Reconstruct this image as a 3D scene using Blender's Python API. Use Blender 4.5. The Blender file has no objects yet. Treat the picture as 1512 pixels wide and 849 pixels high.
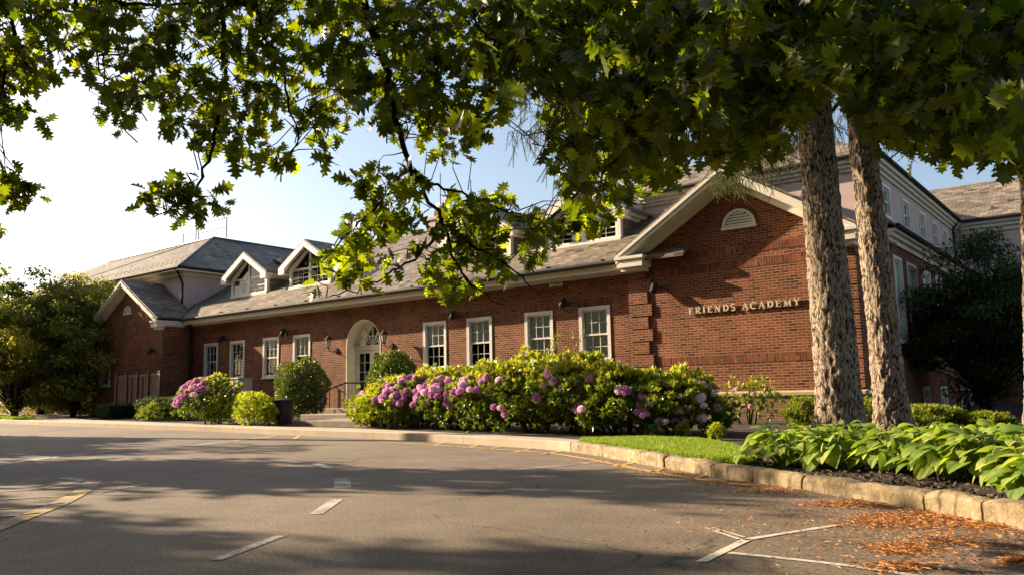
import bpy, math, random
import numpy as np
from mathutils import Vector, Matrix, noise
random.seed(7); rng = np.random.default_rng(7)
COL = bpy.context.scene.collection
R = math.radians

# ------------------------------------------------------------------ camera frame (solved from the building's own lines)
H = .9
YAW, PIT, ROL, FPX = R(-37.698), R(7.5456), R(-1.12714), 1201.146
cf = np.array([math.sin(YAW)*math.cos(PIT), math.cos(YAW)*math.cos(PIT), math.sin(PIT)])
cr0 = np.array([math.cos(YAW), -math.sin(YAW), 0.]); cu0 = np.cross(cr0, cf)
cr = math.cos(ROL)*cr0 + math.sin(ROL)*cu0; cu = -math.sin(ROL)*cr0 + math.cos(ROL)*cu0
CAM = np.array([0., 0., H])
def ray(x, y): return cf + (cr*(x-756) - cu*(y-424.5))/FPX
def W(x, y, d): return CAM + ray(x, y)*d                    # sight point at depth d
def hgt(x, y):                                              # the ground rises gently to the far left
    s = -0.6115*x + .791*y
    return .0075*np.clip(s-10, 0, 50)
def G(x, y, off=0.):                                        # survey point of the ground
    d = ray(x, y); z = off
    for _ in range(12):
        t = (z-H)/d[2]; p = CAM + t*d; z = .5*z + .5*(float(hgt(p[0], p[1])) + off)
    return Vector((p[0], p[1], float(hgt(p[0], p[1])) + off))
def PY(x, y, Y): d = ray(x, y); return CAM + d*(Y/d[1])
def PX(x, y, X): d = ray(x, y); return CAM + d*(X/d[0])
def proj(p):
    q = np.asarray(p, float) - CAM; w = q @ cf
    return 756 + FPX*(q@cr)/w, 424.5 - FPX*(q@cu)/w, w
cam = bpy.data.cameras.new('camera'); co = bpy.data.objects.new('camera', cam); COL.objects.link(co)
cam.sensor_width = 36; cam.lens = FPX/1512*36; cam.clip_end = 3000; cam.clip_start = .05
m = Matrix.Identity(4)
for i, a in enumerate((cr, cu, -cf)):
    for j in range(3): m[j][i] = a[j]
m.translation = Vector(CAM); co.matrix_world = m
bpy.context.scene.camera = co

# ------------------------------------------------------------------ materials
def newmat(name):
    m = bpy.data.materials.new(name); m.use_nodes = True; nt = m.node_tree; nt.nodes.clear()
    o = nt.nodes.new('ShaderNodeOutputMaterial'); b = nt.nodes.new('ShaderNodeBsdfPrincipled')
    nt.links.new(b.outputs[0], o.inputs[0]); return m, nt, b, o
def nn(nt, t, **k):
    n = nt.nodes.new('ShaderNode'+t)
    for a, v in k.items():
        if a in n.inputs: n.inputs[a].default_value = v
        else: setattr(n, a, v)
    return n
def ramp(nt, fac, stops):
    r = nt.nodes.new('ShaderNodeValToRGB'); e = r.color_ramp.elements
    while len(e) < len(stops): e.new(.5)
    for i, (p, c) in enumerate(stops): e[i].position = p; e[i].color = (*c, 1) if len(c) == 3 else c
    nt.links.new(fac, r.inputs[0]); return r
def mixc(nt, f, a, b, mode='MIX'):
    m = nt.nodes.new('ShaderNodeMix'); m.data_type = 'RGBA'; m.blend_type = mode
    for s, v in ((0, f), (6, a), (7, b)):
        if hasattr(v, 'links'): nt.links.new(v, m.inputs[s])
        else: m.inputs[s].default_value = v if s == 0 else (*v, 1)
    return m.outputs[2]
def bump(nt, b, h, strength=.5, dist=.01):
    n = nn(nt, 'Bump'); n.inputs['Strength'].default_value = strength; n.inputs['Distance'].default_value = dist
    nt.links.new(h, n.inputs['Height']); nt.links.new(n.outputs[0], b.inputs['Normal'])
def plain(name, c1, c2=None, scale=4., rough=.6, bmp=.15, det=6., coord='Object', metal=0., spec=.5, stretch=None, dist=.01):
    m, nt, b, o = newmat(name); c2 = c2 or tuple(x*.75 for x in c1)
    tc = nn(nt, 'TexCoord'); nz = nn(nt, 'TexNoise', Scale=scale, Detail=det, Roughness=.65)
    src = tc.outputs[coord]
    if stretch:
        mp = nn(nt, 'Mapping'); mp.inputs['Scale'].default_value = stretch; nt.links.new(src, mp.inputs[0]); src = mp.outputs[0]
    nt.links.new(src, nz.inputs[0])
    r = ramp(nt, nz.outputs[0], [(.3, c2), (.7, c1)]); nt.links.new(r.outputs[0], b.inputs['Base Color'])
    b.inputs['Roughness'].default_value = rough; b.inputs['Metallic'].default_value = metal; b.inputs['Specular IOR Level'].default_value = spec
    if bmp: bump(nt, b, nz.outputs[0], bmp, dist)
    return m
def brickmat(name, c1, c2, mort, bw=.213, rh=.0677, ms=.007, rough=.85, rot=False, dirt=(.16, .10, .08), bd=.004):
    m, nt, b, o = newmat(name)
    uv = nn(nt, 'TexCoord'); src = uv.outputs['UV']
    if rot:
        mp = nn(nt, 'Mapping'); mp.inputs['Rotation'].default_value = (0, 0, math.pi/2); nt.links.new(src, mp.inputs[0]); src = mp.outputs[0]
    wob = nn(nt, 'TexNoise', Scale=3., Detail=3.); nt.links.new(src, wob.inputs[0])
    vm = nn(nt, 'VectorMath', operation='MULTIPLY_ADD'); nt.links.new(wob.outputs['Color'], vm.inputs[0]); vm.inputs[1].default_value = (.012, .012, 0); nt.links.new(src, vm.inputs[2])
    br = nn(nt, 'TexBrick', Scale=1., Bias=0.); br.inputs['Brick Width'].default_value = bw; br.inputs['Row Height'].default_value = rh
    br.inputs['Mortar Size'].default_value = ms; br.inputs['Mortar Smooth'].default_value = .25
    br.inputs['Color1'].default_value = (0, 0, 0, 1); br.inputs['Color2'].default_value = (1, 1, 1, 1); br.inputs['Mortar'].default_value = (.5, .5, .5, 1)
    nt.links.new(vm.outputs[0], br.inputs['Vector'])
    mid = tuple((a+c)/2 for a, c in zip(c1, c2))
    rp = ramp(nt, br.outputs['Color'], [(0., tuple(x*.42 for x in c1)), (.1, c1), (.5, mid), (.9, c2), (1., tuple(min(1, x*1.25) for x in c2))])
    n2 = nn(nt, 'TexNoise', Scale=.7, Detail=5., Roughness=.7); nt.links.new(src, n2.inputs[0])
    n3 = nn(nt, 'TexNoise', Scale=38., Detail=3.); nt.links.new(src, n3.inputs[0])
    c = mixc(nt, br.outputs['Fac'], rp.outputs[0], mort)
    r2 = ramp(nt, n2.outputs[0], [(.30, (.58, .57, .56)), (.66, (1.12, 1.10, 1.08))])
    c = mixc(nt, 1., c, r2.outputs[0], 'MULTIPLY')
    r3 = ramp(nt, n3.outputs[0], [(.3, (.75, .75, .75)), (.7, (1.15, 1.15, 1.15))]); c = mixc(nt, 1., c, r3.outputs[0], 'MULTIPLY')
    nt.links.new(c, b.inputs['Base Color']); b.inputs['Roughness'].default_value = rough; b.inputs['Specular IOR Level'].default_value = .25
    ma = nn(nt, 'Math', operation='MULTIPLY_ADD'); nt.links.new(n3.outputs[0], ma.inputs[0]); ma.inputs[1].default_value = .5
    inv = nn(nt, 'Math', operation='SUBTRACT'); inv.inputs[0].default_value = 1.; nt.links.new(br.outputs['Fac'], inv.inputs[1])
    ad = nn(nt, 'Math', operation='MULTIPLY_ADD'); nt.links.new(br.outputs['Color'], ad.inputs[0]); ad.inputs[1].default_value = .6; nt.links.new(inv.outputs[0], ad.inputs[2])
    nt.links.new(ad.outputs[0], ma.inputs[2])
    bump(nt, b, ma.outputs[0], .9, bd)
    return m
def leafmat(name, stops, trans, tw=.45, rough=.45, spec=.4):
    m, nt, b, o = newmat(name)
    tc = nn(nt, 'TexCoord'); sx = nn(nt, 'SeparateXYZ'); nt.links.new(tc.outputs['UV'], sx.inputs[0])
    n = len(stops); r = ramp(nt, sx.outputs[0], [(i/(n-1), c) for i, c in enumerate(stops)])
    nz = nn(nt, 'TexNoise', Scale=9., Detail=3.); nt.links.new(tc.outputs['Object'], nz.inputs[0])
    r2 = ramp(nt, nz.outputs[0], [(.3, (.8, .8, .8)), (.7, (1.15, 1.15, 1.15))])
    c = mixc(nt, 1., r.outputs[0], r2.outputs[0], 'MULTIPLY'); nt.links.new(c, b.inputs['Base Color'])
    b.inputs['Roughness'].default_value = rough; b.inputs['Specular IOR Level'].default_value = spec
    tr = nn(nt, 'BsdfTranslucent'); ct = mixc(nt, 1., c, tuple(trans), 'MULTIPLY'); nt.links.new(ct, tr.inputs[0])
    mx = nn(nt, 'MixShader'); mx.inputs[0].default_value = tw
    nt.links.new(b.outputs[0], mx.inputs[1]); nt.links.new(tr.outputs[0], mx.inputs[2]); nt.links.new(mx.outputs[0], o.inputs[0])
    return m
M = {}
M['brick'] = brickmat('red_brick', (.13, .035, .016), (.25, .070, .030), (.34, .215, .125), ms=.0085)
M['soldier'] = brickmat('soldier_brick', (.13, .035, .016), (.28, .074, .032), (.20, .118, .066), rot=True)
M['basebrick'] = brickmat('brown_brick', (.17, .085, .045), (.28, .15, .08), (.3, .22, .14))
M['slate'] = brickmat('slate_roof', (.155, .128, .100), (.285, .232, .175), (.06, .05, .043), bw=.30, rh=.17, ms=.008, rough=.55, bd=.012)
M['white'] = plain('white_paint', (.78, .75, .69), (.66, .63, .57), 3., .45, .05)
M['trim'] = plain('cream_paint', (.74, .69, .58), (.62, .57, .47), 3., .5, .05)
M['pink'] = plain('pink_stucco', (.60, .46, .43), (.52, .39, .36), 2., .9, .25)
M['dark'] = plain('dark_metal', (.035, .032, .03), (.02, .02, .02), 6., .75, .05, spec=.25)
M['black'] = plain('black_paint', (.02, .02, .022), (.012, .012, .014), 6., .4, .05)
M['grey'] = plain('grey_paint', (.42, .43, .42), (.33, .34, .33), 5., .5, .05)
M['lead'] = plain('flashing', (.10, .10, .105), (.06, .06, .065), 5., .5, .1)
M['interior'] = plain('dark_interior', (.03, .028, .025), (.01, .01, .01), 2., .9, 0)
M['blind'] = plain('window_blind', (.84, .90, .79), (.76, .83, .71), 1., .9, 0)
M['curtain'] = plain('curtain', (.5, .48, .44), (.35, .34, .3), 6., .9, 0, stretch=(12, 1, 1))
M['concrete'] = plain('pavement_concrete', (.42, .34, .255), (.30, .245, .185), 1.3, .9, .3, det=9., dist=.006)
M['step'] = plain('step_stone', (.30, .24, .18), (.20, .16, .12), 5., .9, .3)
M['gold'] = plain('cream_stone', (.42, .34, .20), (.32, .25, .14), 5., .8, .2)
M['soil'] = plain('garden_soil', (.05, .033, .022), (.018, .012, .009), 22., .95, 1., det=10., dist=.04)
M['lawnbase'] = plain('lawn_soil', (.11, .15, .03), (.07, .10, .02), 9., .95, .5)
M['redwood'] = plain('red_stained_wood', (.085, .03, .025), (.05, .018, .015), 6., .7, .2, stretch=(1, 1, .1))
M['metal'] = plain('bright_metal', (.55, .55, .55), (.4, .4, .4), 6., .3, .05, metal=.8)
M['sconceglass'] = plain('frosted_glass', (.75, .72, .65), (.6, .57, .5), 6., .25, 0)
M['letter'] = plain('cream_letter_metal', (.75, .66, .48), (.6, .5, .36), 12., .4, .05, metal=.15)
def bark(name, c1, c2, c3):
    m, nt, b, o = newmat(name); tc = nn(nt, 'TexCoord')
    mp = nn(nt, 'Mapping'); mp.inputs['Scale'].default_value = (1, 1, .33); nt.links.new(tc.outputs['Object'], mp.inputs[0])
    v = nn(nt, 'TexVoronoi', Scale=30.); v.feature = 'F1'; nz = nn(nt, 'TexNoise', Scale=36., Detail=9., Roughness=.75)
    w = nn(nt, 'TexNoise', Scale=5., Detail=4.); nt.links.new(mp.outputs[0], w.inputs[0])
    va = nn(nt, 'VectorMath', operation='MULTIPLY_ADD'); nt.links.new(w.outputs['Color'], va.inputs[0]); va.inputs[1].default_value = (.25, .25, .25); nt.links.new(mp.outputs[0], va.inputs[2])
    nt.links.new(va.outputs[0], v.inputs['Vector']); nt.links.new(va.outputs[0], nz.inputs[0])
    ad = nn(nt, 'Math', operation='MULTIPLY_ADD'); nt.links.new(v.outputs['Distance'], ad.inputs[0]); ad.inputs[1].default_value = -.55; nt.links.new(nz.outputs[0], ad.inputs[2])
    r = ramp(nt, ad.outputs[0], [(.08, c3), (.20, c2), (.45, c1)]); nt.links.new(r.outputs[0], b.inputs['Base Color'])
    b.inputs['Roughness'].default_value = .95; b.inputs['Specular IOR Level'].default_value = .15; bump(nt, b, ad.outputs[0], 1., .05); return m
M['spruce_bark'] = bark('spruce_bark', (.54, .435, .335), (.31, .235, .17), (.045, .03, .022))
M['oak_bark'] = bark('oak_bark', (.085, .062, .045), (.05, .036, .027), (.02, .014, .01))
M['oak'] = leafmat('oak_leaf', [(.014, .025, .003), (.030, .046, .005), (.058, .082, .007), (.10, .128, .010)], (6.2, 5.4, .8), .5, .38, .5)
M['spruce'] = leafmat('spruce_needle', [(.045, .06, .02), (.07, .085, .022), (.12, .10, .04)], (1.6, 1.7, .8), .25, .6)
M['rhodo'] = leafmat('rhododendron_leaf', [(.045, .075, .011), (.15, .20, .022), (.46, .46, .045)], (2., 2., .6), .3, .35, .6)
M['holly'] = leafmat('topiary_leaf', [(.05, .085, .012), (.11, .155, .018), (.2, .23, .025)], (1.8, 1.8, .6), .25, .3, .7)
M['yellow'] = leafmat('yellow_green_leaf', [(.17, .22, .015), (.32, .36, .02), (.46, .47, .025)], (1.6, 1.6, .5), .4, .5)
M['hosta'] = leafmat('hosta_leaf', [(.10, .17, .03), (.20, .28, .045), (.38, .43, .10)], (1.7, 1.8, .5), .38, .55, .3)
_nt = M['hosta'].node_tree; _b = [n for n in _nt.nodes if n.type == 'BSDF_PRINCIPLED'][0]; _t = nn(_nt, 'TexCoord'); _s = nn(_nt, 'SeparateXYZ'); _nt.links.new(_t.outputs['UV'], _s.inputs[0])
_m = nn(_nt, 'Math', operation='MULTIPLY'); _nt.links.new(_s.outputs[1], _m.inputs[0]); _m.inputs[1].default_value = 30.; _w = nn(_nt, 'Math', operation='SINE'); _nt.links.new(_m.outputs[0], _w.inputs[0]); bump(_nt, _b, _w.outputs[0], .35, .003)
M['darkleaf'] = leafmat('dark_leaf', [(.03, .05, .012), (.045, .075, .016), (.075, .10, .02)], (1.8, 1.8, .8), .3, .45)
M['treeleaf'] = leafmat('tree_leaf', [(.06, .085, .012), (.13, .15, .02), (.28, .25, .045)], (2.2, 2.2, .8), .4, .42)
M['yew'] = leafmat('yew_leaf', [(.09, .13, .015), (.17, .21, .02), (.28, .30, .03)], (1.7, 1.7, .6), .35, .5)
M['grass'] = leafmat('grass_blade', [(.13, .19, .02), (.20, .27, .03), (.30, .35, .05)], (1.6, 1.7, .5), .4, .5)
M['petal'] = leafmat('purple_petal', [(.55, .22, .52), (.74, .42, .67), (.9, .68, .8)], (1.3, 1.2, 1.3), .4, .6)
M['petalpink'] = leafmat('pink_petal', [(.62, .28, .42), (.75, .42, .50), (.85, .6, .6)], (1.2, 1.2, 1.2), .4, .6)
M['needle'] = leafmat('fallen_needle', [(.20, .08, .03), (.48, .19, .05), (.68, .36, .12)], (1, 1, 1), .15, .7)
M['mulchchip'] = leafmat('mulch_chip', [(.03, .018, .012), (.07, .045, .03), (.14, .095, .065)], (1, 1, 1), .0, .9)
M['stem'] = plain('shrub_stem', (.11, .075, .05), (.05, .035, .025), 14., .9, .5)
def asphalt():
    m, nt, b, o = newmat('asphalt'); tc = nn(nt, 'TexCoord'); c_ = tc.outputs['Object']
    n1 = nn(nt, 'TexNoise', Scale=48., Detail=4., Roughness=.85); n2 = nn(nt, 'TexNoise', Scale=.35, Detail=7., Roughness=.65); n3 = nn(nt, 'TexVoronoi', Scale=55.)
    n4 = nn(nt, 'TexNoise', Scale=1.6, Detail=10., Roughness=.7)
    for n in (n1, n2, n3, n4): nt.links.new(c_, n.inputs[0])
    a = ramp(nt, n1.outputs[0], [(.30, (.062, .049, .036)), (.52, (.175, .137, .101)), (.70, (.42, .34, .26))])
    g = ramp(nt, n2.outputs[0], [(.3, (.75, .76, .78)), (.7, (1.2, 1.17, 1.12))]); g4 = ramp(nt, n4.outputs[0], [(.3, (.74, .74, .75)), (.7, (1.16, 1.16, 1.15))])
    c = mixc(nt, 1., mixc(nt, 1., a.outputs[0], g.outputs[0], 'MULTIPLY'), g4.outputs[0], 'MULTIPLY')
    # hairline cracks
    ds = nn(nt, 'TexNoise', Scale=1.2, Detail=6.); nt.links.new(c_, ds.inputs[0])
    va = nn(nt, 'VectorMath', operation='MULTIPLY_ADD'); nt.links.new(ds.outputs['Color'], va.inputs[0]); va.inputs[1].default_value = (1.1, 1.1, 0); nt.links.new(c_, va.inputs[2])
    vo = nn(nt, 'TexVoronoi', Scale=.33); vo.feature = 'DISTANCE_TO_EDGE'; nt.links.new(va.outputs[0], vo.inputs['Vector'])
    cr_ = ramp(nt, vo.outputs['Distance'], [(.0, (.35, .35, .35)), (.006, (1, 1, 1))])
    msk = ramp(nt, n2.outputs[0], [(.45, (1, 1, 1)), (.52, (0, 0, 0))])
    cm = mixc(nt, msk.outputs[0], (1, 1, 1), cr_.outputs[0]); c = mixc(nt, 1., c, cm, 'MULTIPLY')
    nt.links.new(c, b.inputs['Base Color']); b.inputs['Roughness'].default_value = .82; b.inputs['Specular IOR Level'].default_value = .35
    bump(nt, b, n1.outputs[0], .7, .006); return m
M['asphalt'] = asphalt()
def paint(name, c, wear=.5):
    m, nt, b, o = newmat(name); tc = nn(nt, 'TexCoord'); n1 = nn(nt, 'TexNoise', Scale=28., Detail=6., Roughness=.75); n2 = nn(nt, 'TexNoise', Scale=2.2, Detail=3.)
    for n in (n1, n2): nt.links.new(tc.outputs['Object'], n.inputs[0])
    ad = nn(nt, 'Math', operation='MULTIPLY_ADD'); nt.links.new(n2.outputs[0], ad.inputs[0]); ad.inputs[1].default_value = .8; nt.links.new(n1.outputs[0], ad.inputs[2])
    w = ramp(nt, ad.outputs[0], [(wear+.18, (0, 0, 0)), (wear+.36, (1, 1, 1))])
    nt.links.new(mixc(nt, w.outputs[0], c, (.14, .118, .097)), b.inputs['Base Color']); b.inputs['Roughness'].default_value = .8
    return m
M['wpaint'] = paint('white_road_paint', (.52, .48, .41), .76); M['wpaintold'] = paint('faded_white_road_paint', (.42, .39, .34), .66)
M['ypaint'] = paint('yellow_road_paint', (.50, .30, .07), .78); M['ypaintold'] = paint('faded_yellow_road_paint', (.42, .28, .10), .62)
def kerbmat():
    m, nt, b, o = newmat('kerb_granite'); tc = nn(nt, 'TexCoord'); n1 = nn(nt, 'TexNoise', Scale=9., Detail=10., Roughness=.75); n2 = nn(nt, 'TexNoise', Scale=1.3, Detail=4.)
    mp = nn(nt, 'Mapping'); mp.inputs['Scale'].default_value = (9, 9, 1.2); n3 = nn(nt, 'TexNoise', Scale=2., Detail=4.)
    nt.links.new(tc.outputs['Object'], mp.inputs[0]); nt.links.new(mp.outputs[0], n3.inputs[0])
    for n in (n1, n2): nt.links.new(tc.outputs['Object'], n.inputs[0])
    a = ramp(nt, n1.outputs[0], [(.3, (.12, .085, .045)), (.5, (.30, .225, .125)), (.72, (.48, .39, .25))]); g = ramp(nt, n2.outputs[0], [(.35, (.7, .7, .7)), (.65, (1.1, 1.1, 1.1))])
    g3 = ramp(nt, n3.outputs[0], [(.28, (.35, .3, .25)), (.42, (1, 1, 1))])
    c = mixc(nt, 1., mixc(nt, 1., a.outputs[0], g.outputs[0], 'MULTIPLY'), g3.outputs[0], 'MULTIPLY')
    nt.links.new(c, b.inputs['Base Color']); b.inputs['Roughness'].default_value = .9; bump(nt, b, n1.outputs[0], 1., .025); return m
M['kerb'] = kerbmat()
def glassmat():
    m, nt, b, o = newmat('window_glass'); nt.nodes.remove(b)
    tr = nn(nt, 'BsdfTransparent'); gl = nn(nt, 'BsdfGlossy', Roughness=.015); tc = nn(nt, 'TexCoord')
    gl.inputs[0].default_value = (.95, .97, 1, 1)
    nz = nn(nt, 'TexNoise', Scale=1.1, Detail=1.); nt.links.new(tc.outputs['Object'], nz.inputs[0])
    bp = nn(nt, 'Bump'); bp.inputs['Strength'].default_value = .12; bp.inputs['Distance'].default_value = .05; nt.links.new(nz.outputs[0], bp.inputs['Height']); nt.links.new(bp.outputs[0], gl.inputs['Normal'])
    fr = nn(nt, 'Fresnel', IOR=1.4); mx = nn(nt, 'MixShader')
    nt.links.new(fr.outputs[0], mx.inputs[0]); nt.links.new(tr.outputs[0], mx.inputs[1]); nt.links.new(gl.outputs[0], mx.inputs[2]); nt.links.new(mx.outputs[0], o.inputs[0]); return m
M['glass'] = glassmat()

# ------------------------------------------------------------------ object helpers
def org(o):
    v = Vector((0, 0, 0))
    while o is not None: v = v + o.location; o = o.parent
    return v
def tag(o, label=None, cat=None, group=None, kind=None):
    for k, v in (('label', label), ('category', cat), ('group', group), ('kind', kind)):
        if v: o[k] = v
    return o
def empty(name, loc, label=None, cat=None, group=None, kind=None):
    o = bpy.data.objects.new(name, None); COL.objects.link(o); o.location = loc; o.empty_display_size = .2
    return tag(o, label, cat, group, kind)
def copy_tree(o, parent=None):
    c = o.copy(); COL.objects.link(c); c.parent = parent
    for ch in list(o.children): copy_tree(ch, c)
    return c
class MB:
    def __init__(s): s.v = []; s.f = []; s.m = []
    def add(s, vs, fs, mi=0):
        n = len(s.v); s.v += [tuple(map(float, v)) for v in vs]; s.f += [tuple(i+n for i in f) for f in fs]; s.m += [mi]*len(fs); return s
    def box(s, x0, y0, z0, x1, y1, z1, mi=0):
        x0, x1 = sorted((x0, x1)); y0, y1 = sorted((y0, y1)); z0, z1 = sorted((z0, z1))
        return s.add([(x0,y0,z0),(x1,y0,z0),(x1,y1,z0),(x0,y1,z0),(x0,y0,z1),(x1,y0,z1),(x1,y1,z1),(x0,y1,z1)],
                     [(0,3,2,1),(4,5,6,7),(0,1,5,4),(1,2,6,5),(2,3,7,6),(3,0,4,7)], mi)
    def prism(s, poly, off, mi=0):                      # polygon of 3-D points pushed by vector off
        n = len(poly); a = [Vector(p) for p in poly]; b = [p+Vector(off) for p in a]
        nrm = (a[1]-a[0]).cross(a[2]-a[1])
        fs = [tuple(range(n)), tuple(range(2*n-1, n-1, -1))] + [(i, i+n, (i+1) % n+n, (i+1) % n) for i in range(n)]
        if nrm.dot(Vector(off)) > 0: fs = [tuple(reversed(f)) for f in fs]
        return s.add(a+b, fs, mi)
    def tube(s, pts, rad, n=8, mi=0, cap=True):
        pts = [Vector(p) for p in pts]; rad = rad if hasattr(rad, '__len__') else [rad]*len(pts); vs = []; fs = []
        up = Vector((0, 0, 1)) if abs((pts[1]-pts[0]).normalized().z) < .9 else Vector((1, 0, 0))
        for i, p in enumerate(pts):
            t = (pts[min(i+1, len(pts)-1)]-pts[max(i-1, 0)]).normalized(); a = t.cross(up)
            a = a.normalized() if a.length > 1e-6 else Vector((1, 0, 0)); b = t.cross(a)
            for k in range(n):
                an = 2*math.pi*k/n; vs.append(p+(a*math.cos(an)+b*math.sin(an))*rad[i])
        for i in range(len(pts)-1):
            for k in range(n): fs.append((i*n+k, i*n+(k+1) % n, (i+1)*n+(k+1) % n, (i+1)*n+k))
        if cap: fs.append(tuple(range(n-1, -1, -1))); fs.append(tuple((len(pts)-1)*n+k for k in range(n)))
        return s.add(vs, fs, mi)
    def build(s, name, mats, parent=None, smooth=False, bevel=0):
        o0 = org(parent) if parent is not None else Vector((0, 0, 0))
        me = bpy.data.meshes.new(name); V = np.array(s.v)
        me.from_pydata([tuple(v) for v in (V-np.array(o0))], [], s.f)
        for mt in (mats if isinstance(mats, (list, tuple)) else [mats]): me.materials.append(M[mt] if isinstance(mt, str) else mt)
        me.polygons.foreach_set('material_index', s.m); me.update()
        uv = me.uv_layers.new(name='UVMap').data
        for p in me.polygons:
            n = p.normal; t = Vector((-n.y, n.x, 0))
            if t.length < .05: t = Vector((1, 0, 0))
            t.normalize(); b = n.cross(t)
            if b.z < 0: b = -b
            for li in p.loop_indices:
                q = V[me.loops[li].vertex_index]; uv[li].uv = (q[0]*t.x+q[1]*t.y, q[0]*b.x+q[1]*b.y+q[2]*b.z)
        if smooth: me.polygons.foreach_set('use_smooth', [True]*len(me.polygons))
        o = bpy.data.objects.new(name, me); COL.objects.link(o)
        if parent is not None: o.parent = parent
        if bevel:
            bv = o.modifiers.new('bevel', 'BEVEL'); bv.width = bevel; bv.segments = 1; bv.limit_method = 'ANGLE'
        return o
def wall_xz(mb, x0, x1, z0, z1, y, holes, depth=.12, mi=0, ri=0):
    """wall face at plane y (facing -Y) with rectangular holes (x0,x1,z0,z1), reveals going +Y"""
    xs = sorted({x0, x1, *[h[0] for h in holes], *[h[1] for h in holes]}); zs = sorted({z0, z1, *[h[2] for h in holes], *[h[3] for h in holes]})
    for a, b in zip(xs, xs[1:]):
        for c, d in zip(zs, zs[1:]):
            if any(h[0] <= (a+b)/2 <= h[1] and h[2] <= (c+d)/2 <= h[3] for h in holes): continue
            mb.add([(a, y, c), (b, y, c), (b, y, d), (a, y, d)], [(0, 1, 2, 3)], mi)
    for a, b, c, d in holes:
        e = y+depth
        mb.add([(a, y, c), (a, y, d), (a, e, d), (a, e, c)], [(0, 1, 2, 3)], ri); mb.add([(b, y, c), (b, e, c), (b, e, d), (b, y, d)], [(0, 1, 2, 3)], ri)
        mb.add([(a, y, d), (b, y, d), (b, e, d), (a, e, d)], [(0, 1, 2, 3)], ri); mb.add([(a, y, c), (a, e, c), (b, e, c), (b, y, c)], [(0, 1, 2, 3)], ri)

# ---- leaf clouds
def frames(d, roll=None, flat=None):
    """N direction vectors -> (N,3,3) with columns [d, side, normal]; flat pulls the leaf normal up"""
    d = d/np.linalg.norm(d, axis=1, keepdims=True); N = len(d)
    up = rng.normal(size=(N, 3)) if flat is None else rng.normal(size=(N, 3))*(1-flat)+np.array([0, 0, 1.])*flat*1.6
    s = np.cross(up, d); s /= np.linalg.norm(s, axis=1, keepdims=True)+1e-9; n = np.cross(d, s)
    return np.stack([d, s, n], axis=2)
def cloud(name, tv, tf, F, P, mat, parent=None, sc=None, u=None, smooth=False, tuv=None):
    tv = np.asarray(tv, float); tf = np.asarray(tf, int); N = len(P); n = len(tv)
    if sc is not None: F = F*np.asarray(sc).reshape(-1, 1, 1)
    V = np.einsum('nij,kj->nki', F, tv)+np.asarray(P)[:, None, :]
    if parent is not None: V = V-np.array(org(parent))
    V = V.reshape(-1, 3); Fc = (tf[None]+np.arange(N)[:, None, None]*n).reshape(-1, tf.shape[1]); k = tf.shape[1]
    me = bpy.data.meshes.new(name); me.vertices.add(len(V)); me.vertices.foreach_set('co', V.astype(np.float32).ravel())
    me.loops.add(Fc.size); me.loops.foreach_set('vertex_index', Fc.astype(np.int32).ravel())
    me.polygons.add(len(Fc)); me.polygons.foreach_set('loop_start', np.arange(0, Fc.size, k, dtype=np.int32)); me.polygons.foreach_set('loop_total', np.full(len(Fc), k, dtype=np.int32))
    me.update(calc_edges=True)
    u = rng.random(N) if u is None else np.asarray(u); uu = np.repeat(u, tf.size); vv = np.zeros_like(uu) if tuv is None else np.tile(np.asarray(tuv)[tf.ravel()], N); uvs = np.stack([uu, vv], 1)
    uv = me.uv_layers.new(name='UVMap').data; uv.foreach_set('uv', uvs.astype(np.float32).ravel())
    me.materials.append(M[mat]); 
    if smooth: me.polygons.foreach_set('use_smooth', np.ones(len(Fc), bool))
    o = bpy.data.objects.new(name, me); COL.objects.link(o)
    if parent is not None: o.parent = parent
    return o
def diamond(w=.36, fold=.12, curl=.12):
    return [(0, 0, 0), (.45, w/2, fold), (1, 0, -curl), (.45, -w/2, fold), (.45, 0, 0)], [(0, 4, 1), (4, 2, 1), (0, 3, 4), (4, 3, 2)]
def oakleaf():
    half = [(.0, .012), (.10, .015), (.16, .10), (.22, .17), (.27, .06), (.36, .22), (.43, .36), (.47, .13), (.58, .33), (.66, .40), (.68, .15), (.78, .24), (.84, .27), (.86, .09), (1., .0)]
    v = []; f = []
    for x, y in half: v.append((x, 0, -.22*x*x)); v.append((x, y, .25*y-.30*x*x*(1 if y > .1 else .8))); v.append((x, -y, .25*y-.30*x*x*(1 if y > .1 else .8)))
    for i in range(len(half)-1):
        a, b = 3*i, 3*i+3
        f += [(a, b, b+1), (a, b+1, a+1), (a, a+2, b+2), (a, b+2, b)]
    return v, f
def sphere_pts(N, up_only=False):
    d = rng.normal(size=(N, 3)); d /= np.linalg.norm(d, axis=1, keepdims=True)
    if up_only: d[:, 2] = np.abs(d[:, 2])
    return d
def whorl(n=8, L=.12, w=.3, open_=.5):
    v = []; f = []
    t, tf = diamond(w, .06, .10); t = np.array(t)*L
    for i in range(n):
        a = 2*math.pi*i/n+random.uniform(-.25, .25); o_ = open_+random.uniform(-.25, .3)
        d = np.array([math.cos(o_), math.sin(o_)*math.cos(a), math.sin(o_)*math.sin(a)]); s = np.array([0, -math.sin(a), math.cos(a)]); n_ = np.cross(d, s)
        k = len(v); q = t@np.array([d, s, n_])*random.uniform(.8, 1.15); v += [tuple(x) for x in q]; f += [tuple(j+k for j in g) for g in tf]
    return v, f
WH = whorl(9, .13, .36); WHY = whorl(7, .13, .22, .7)
def lump(P, sc=1.6, amp=.22, seed=0.):
    return np.array([1+amp*noise.noise(Vector((p[0]*sc+seed, p[1]*sc, p[2]*sc))) * 2 for p in P])
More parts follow.
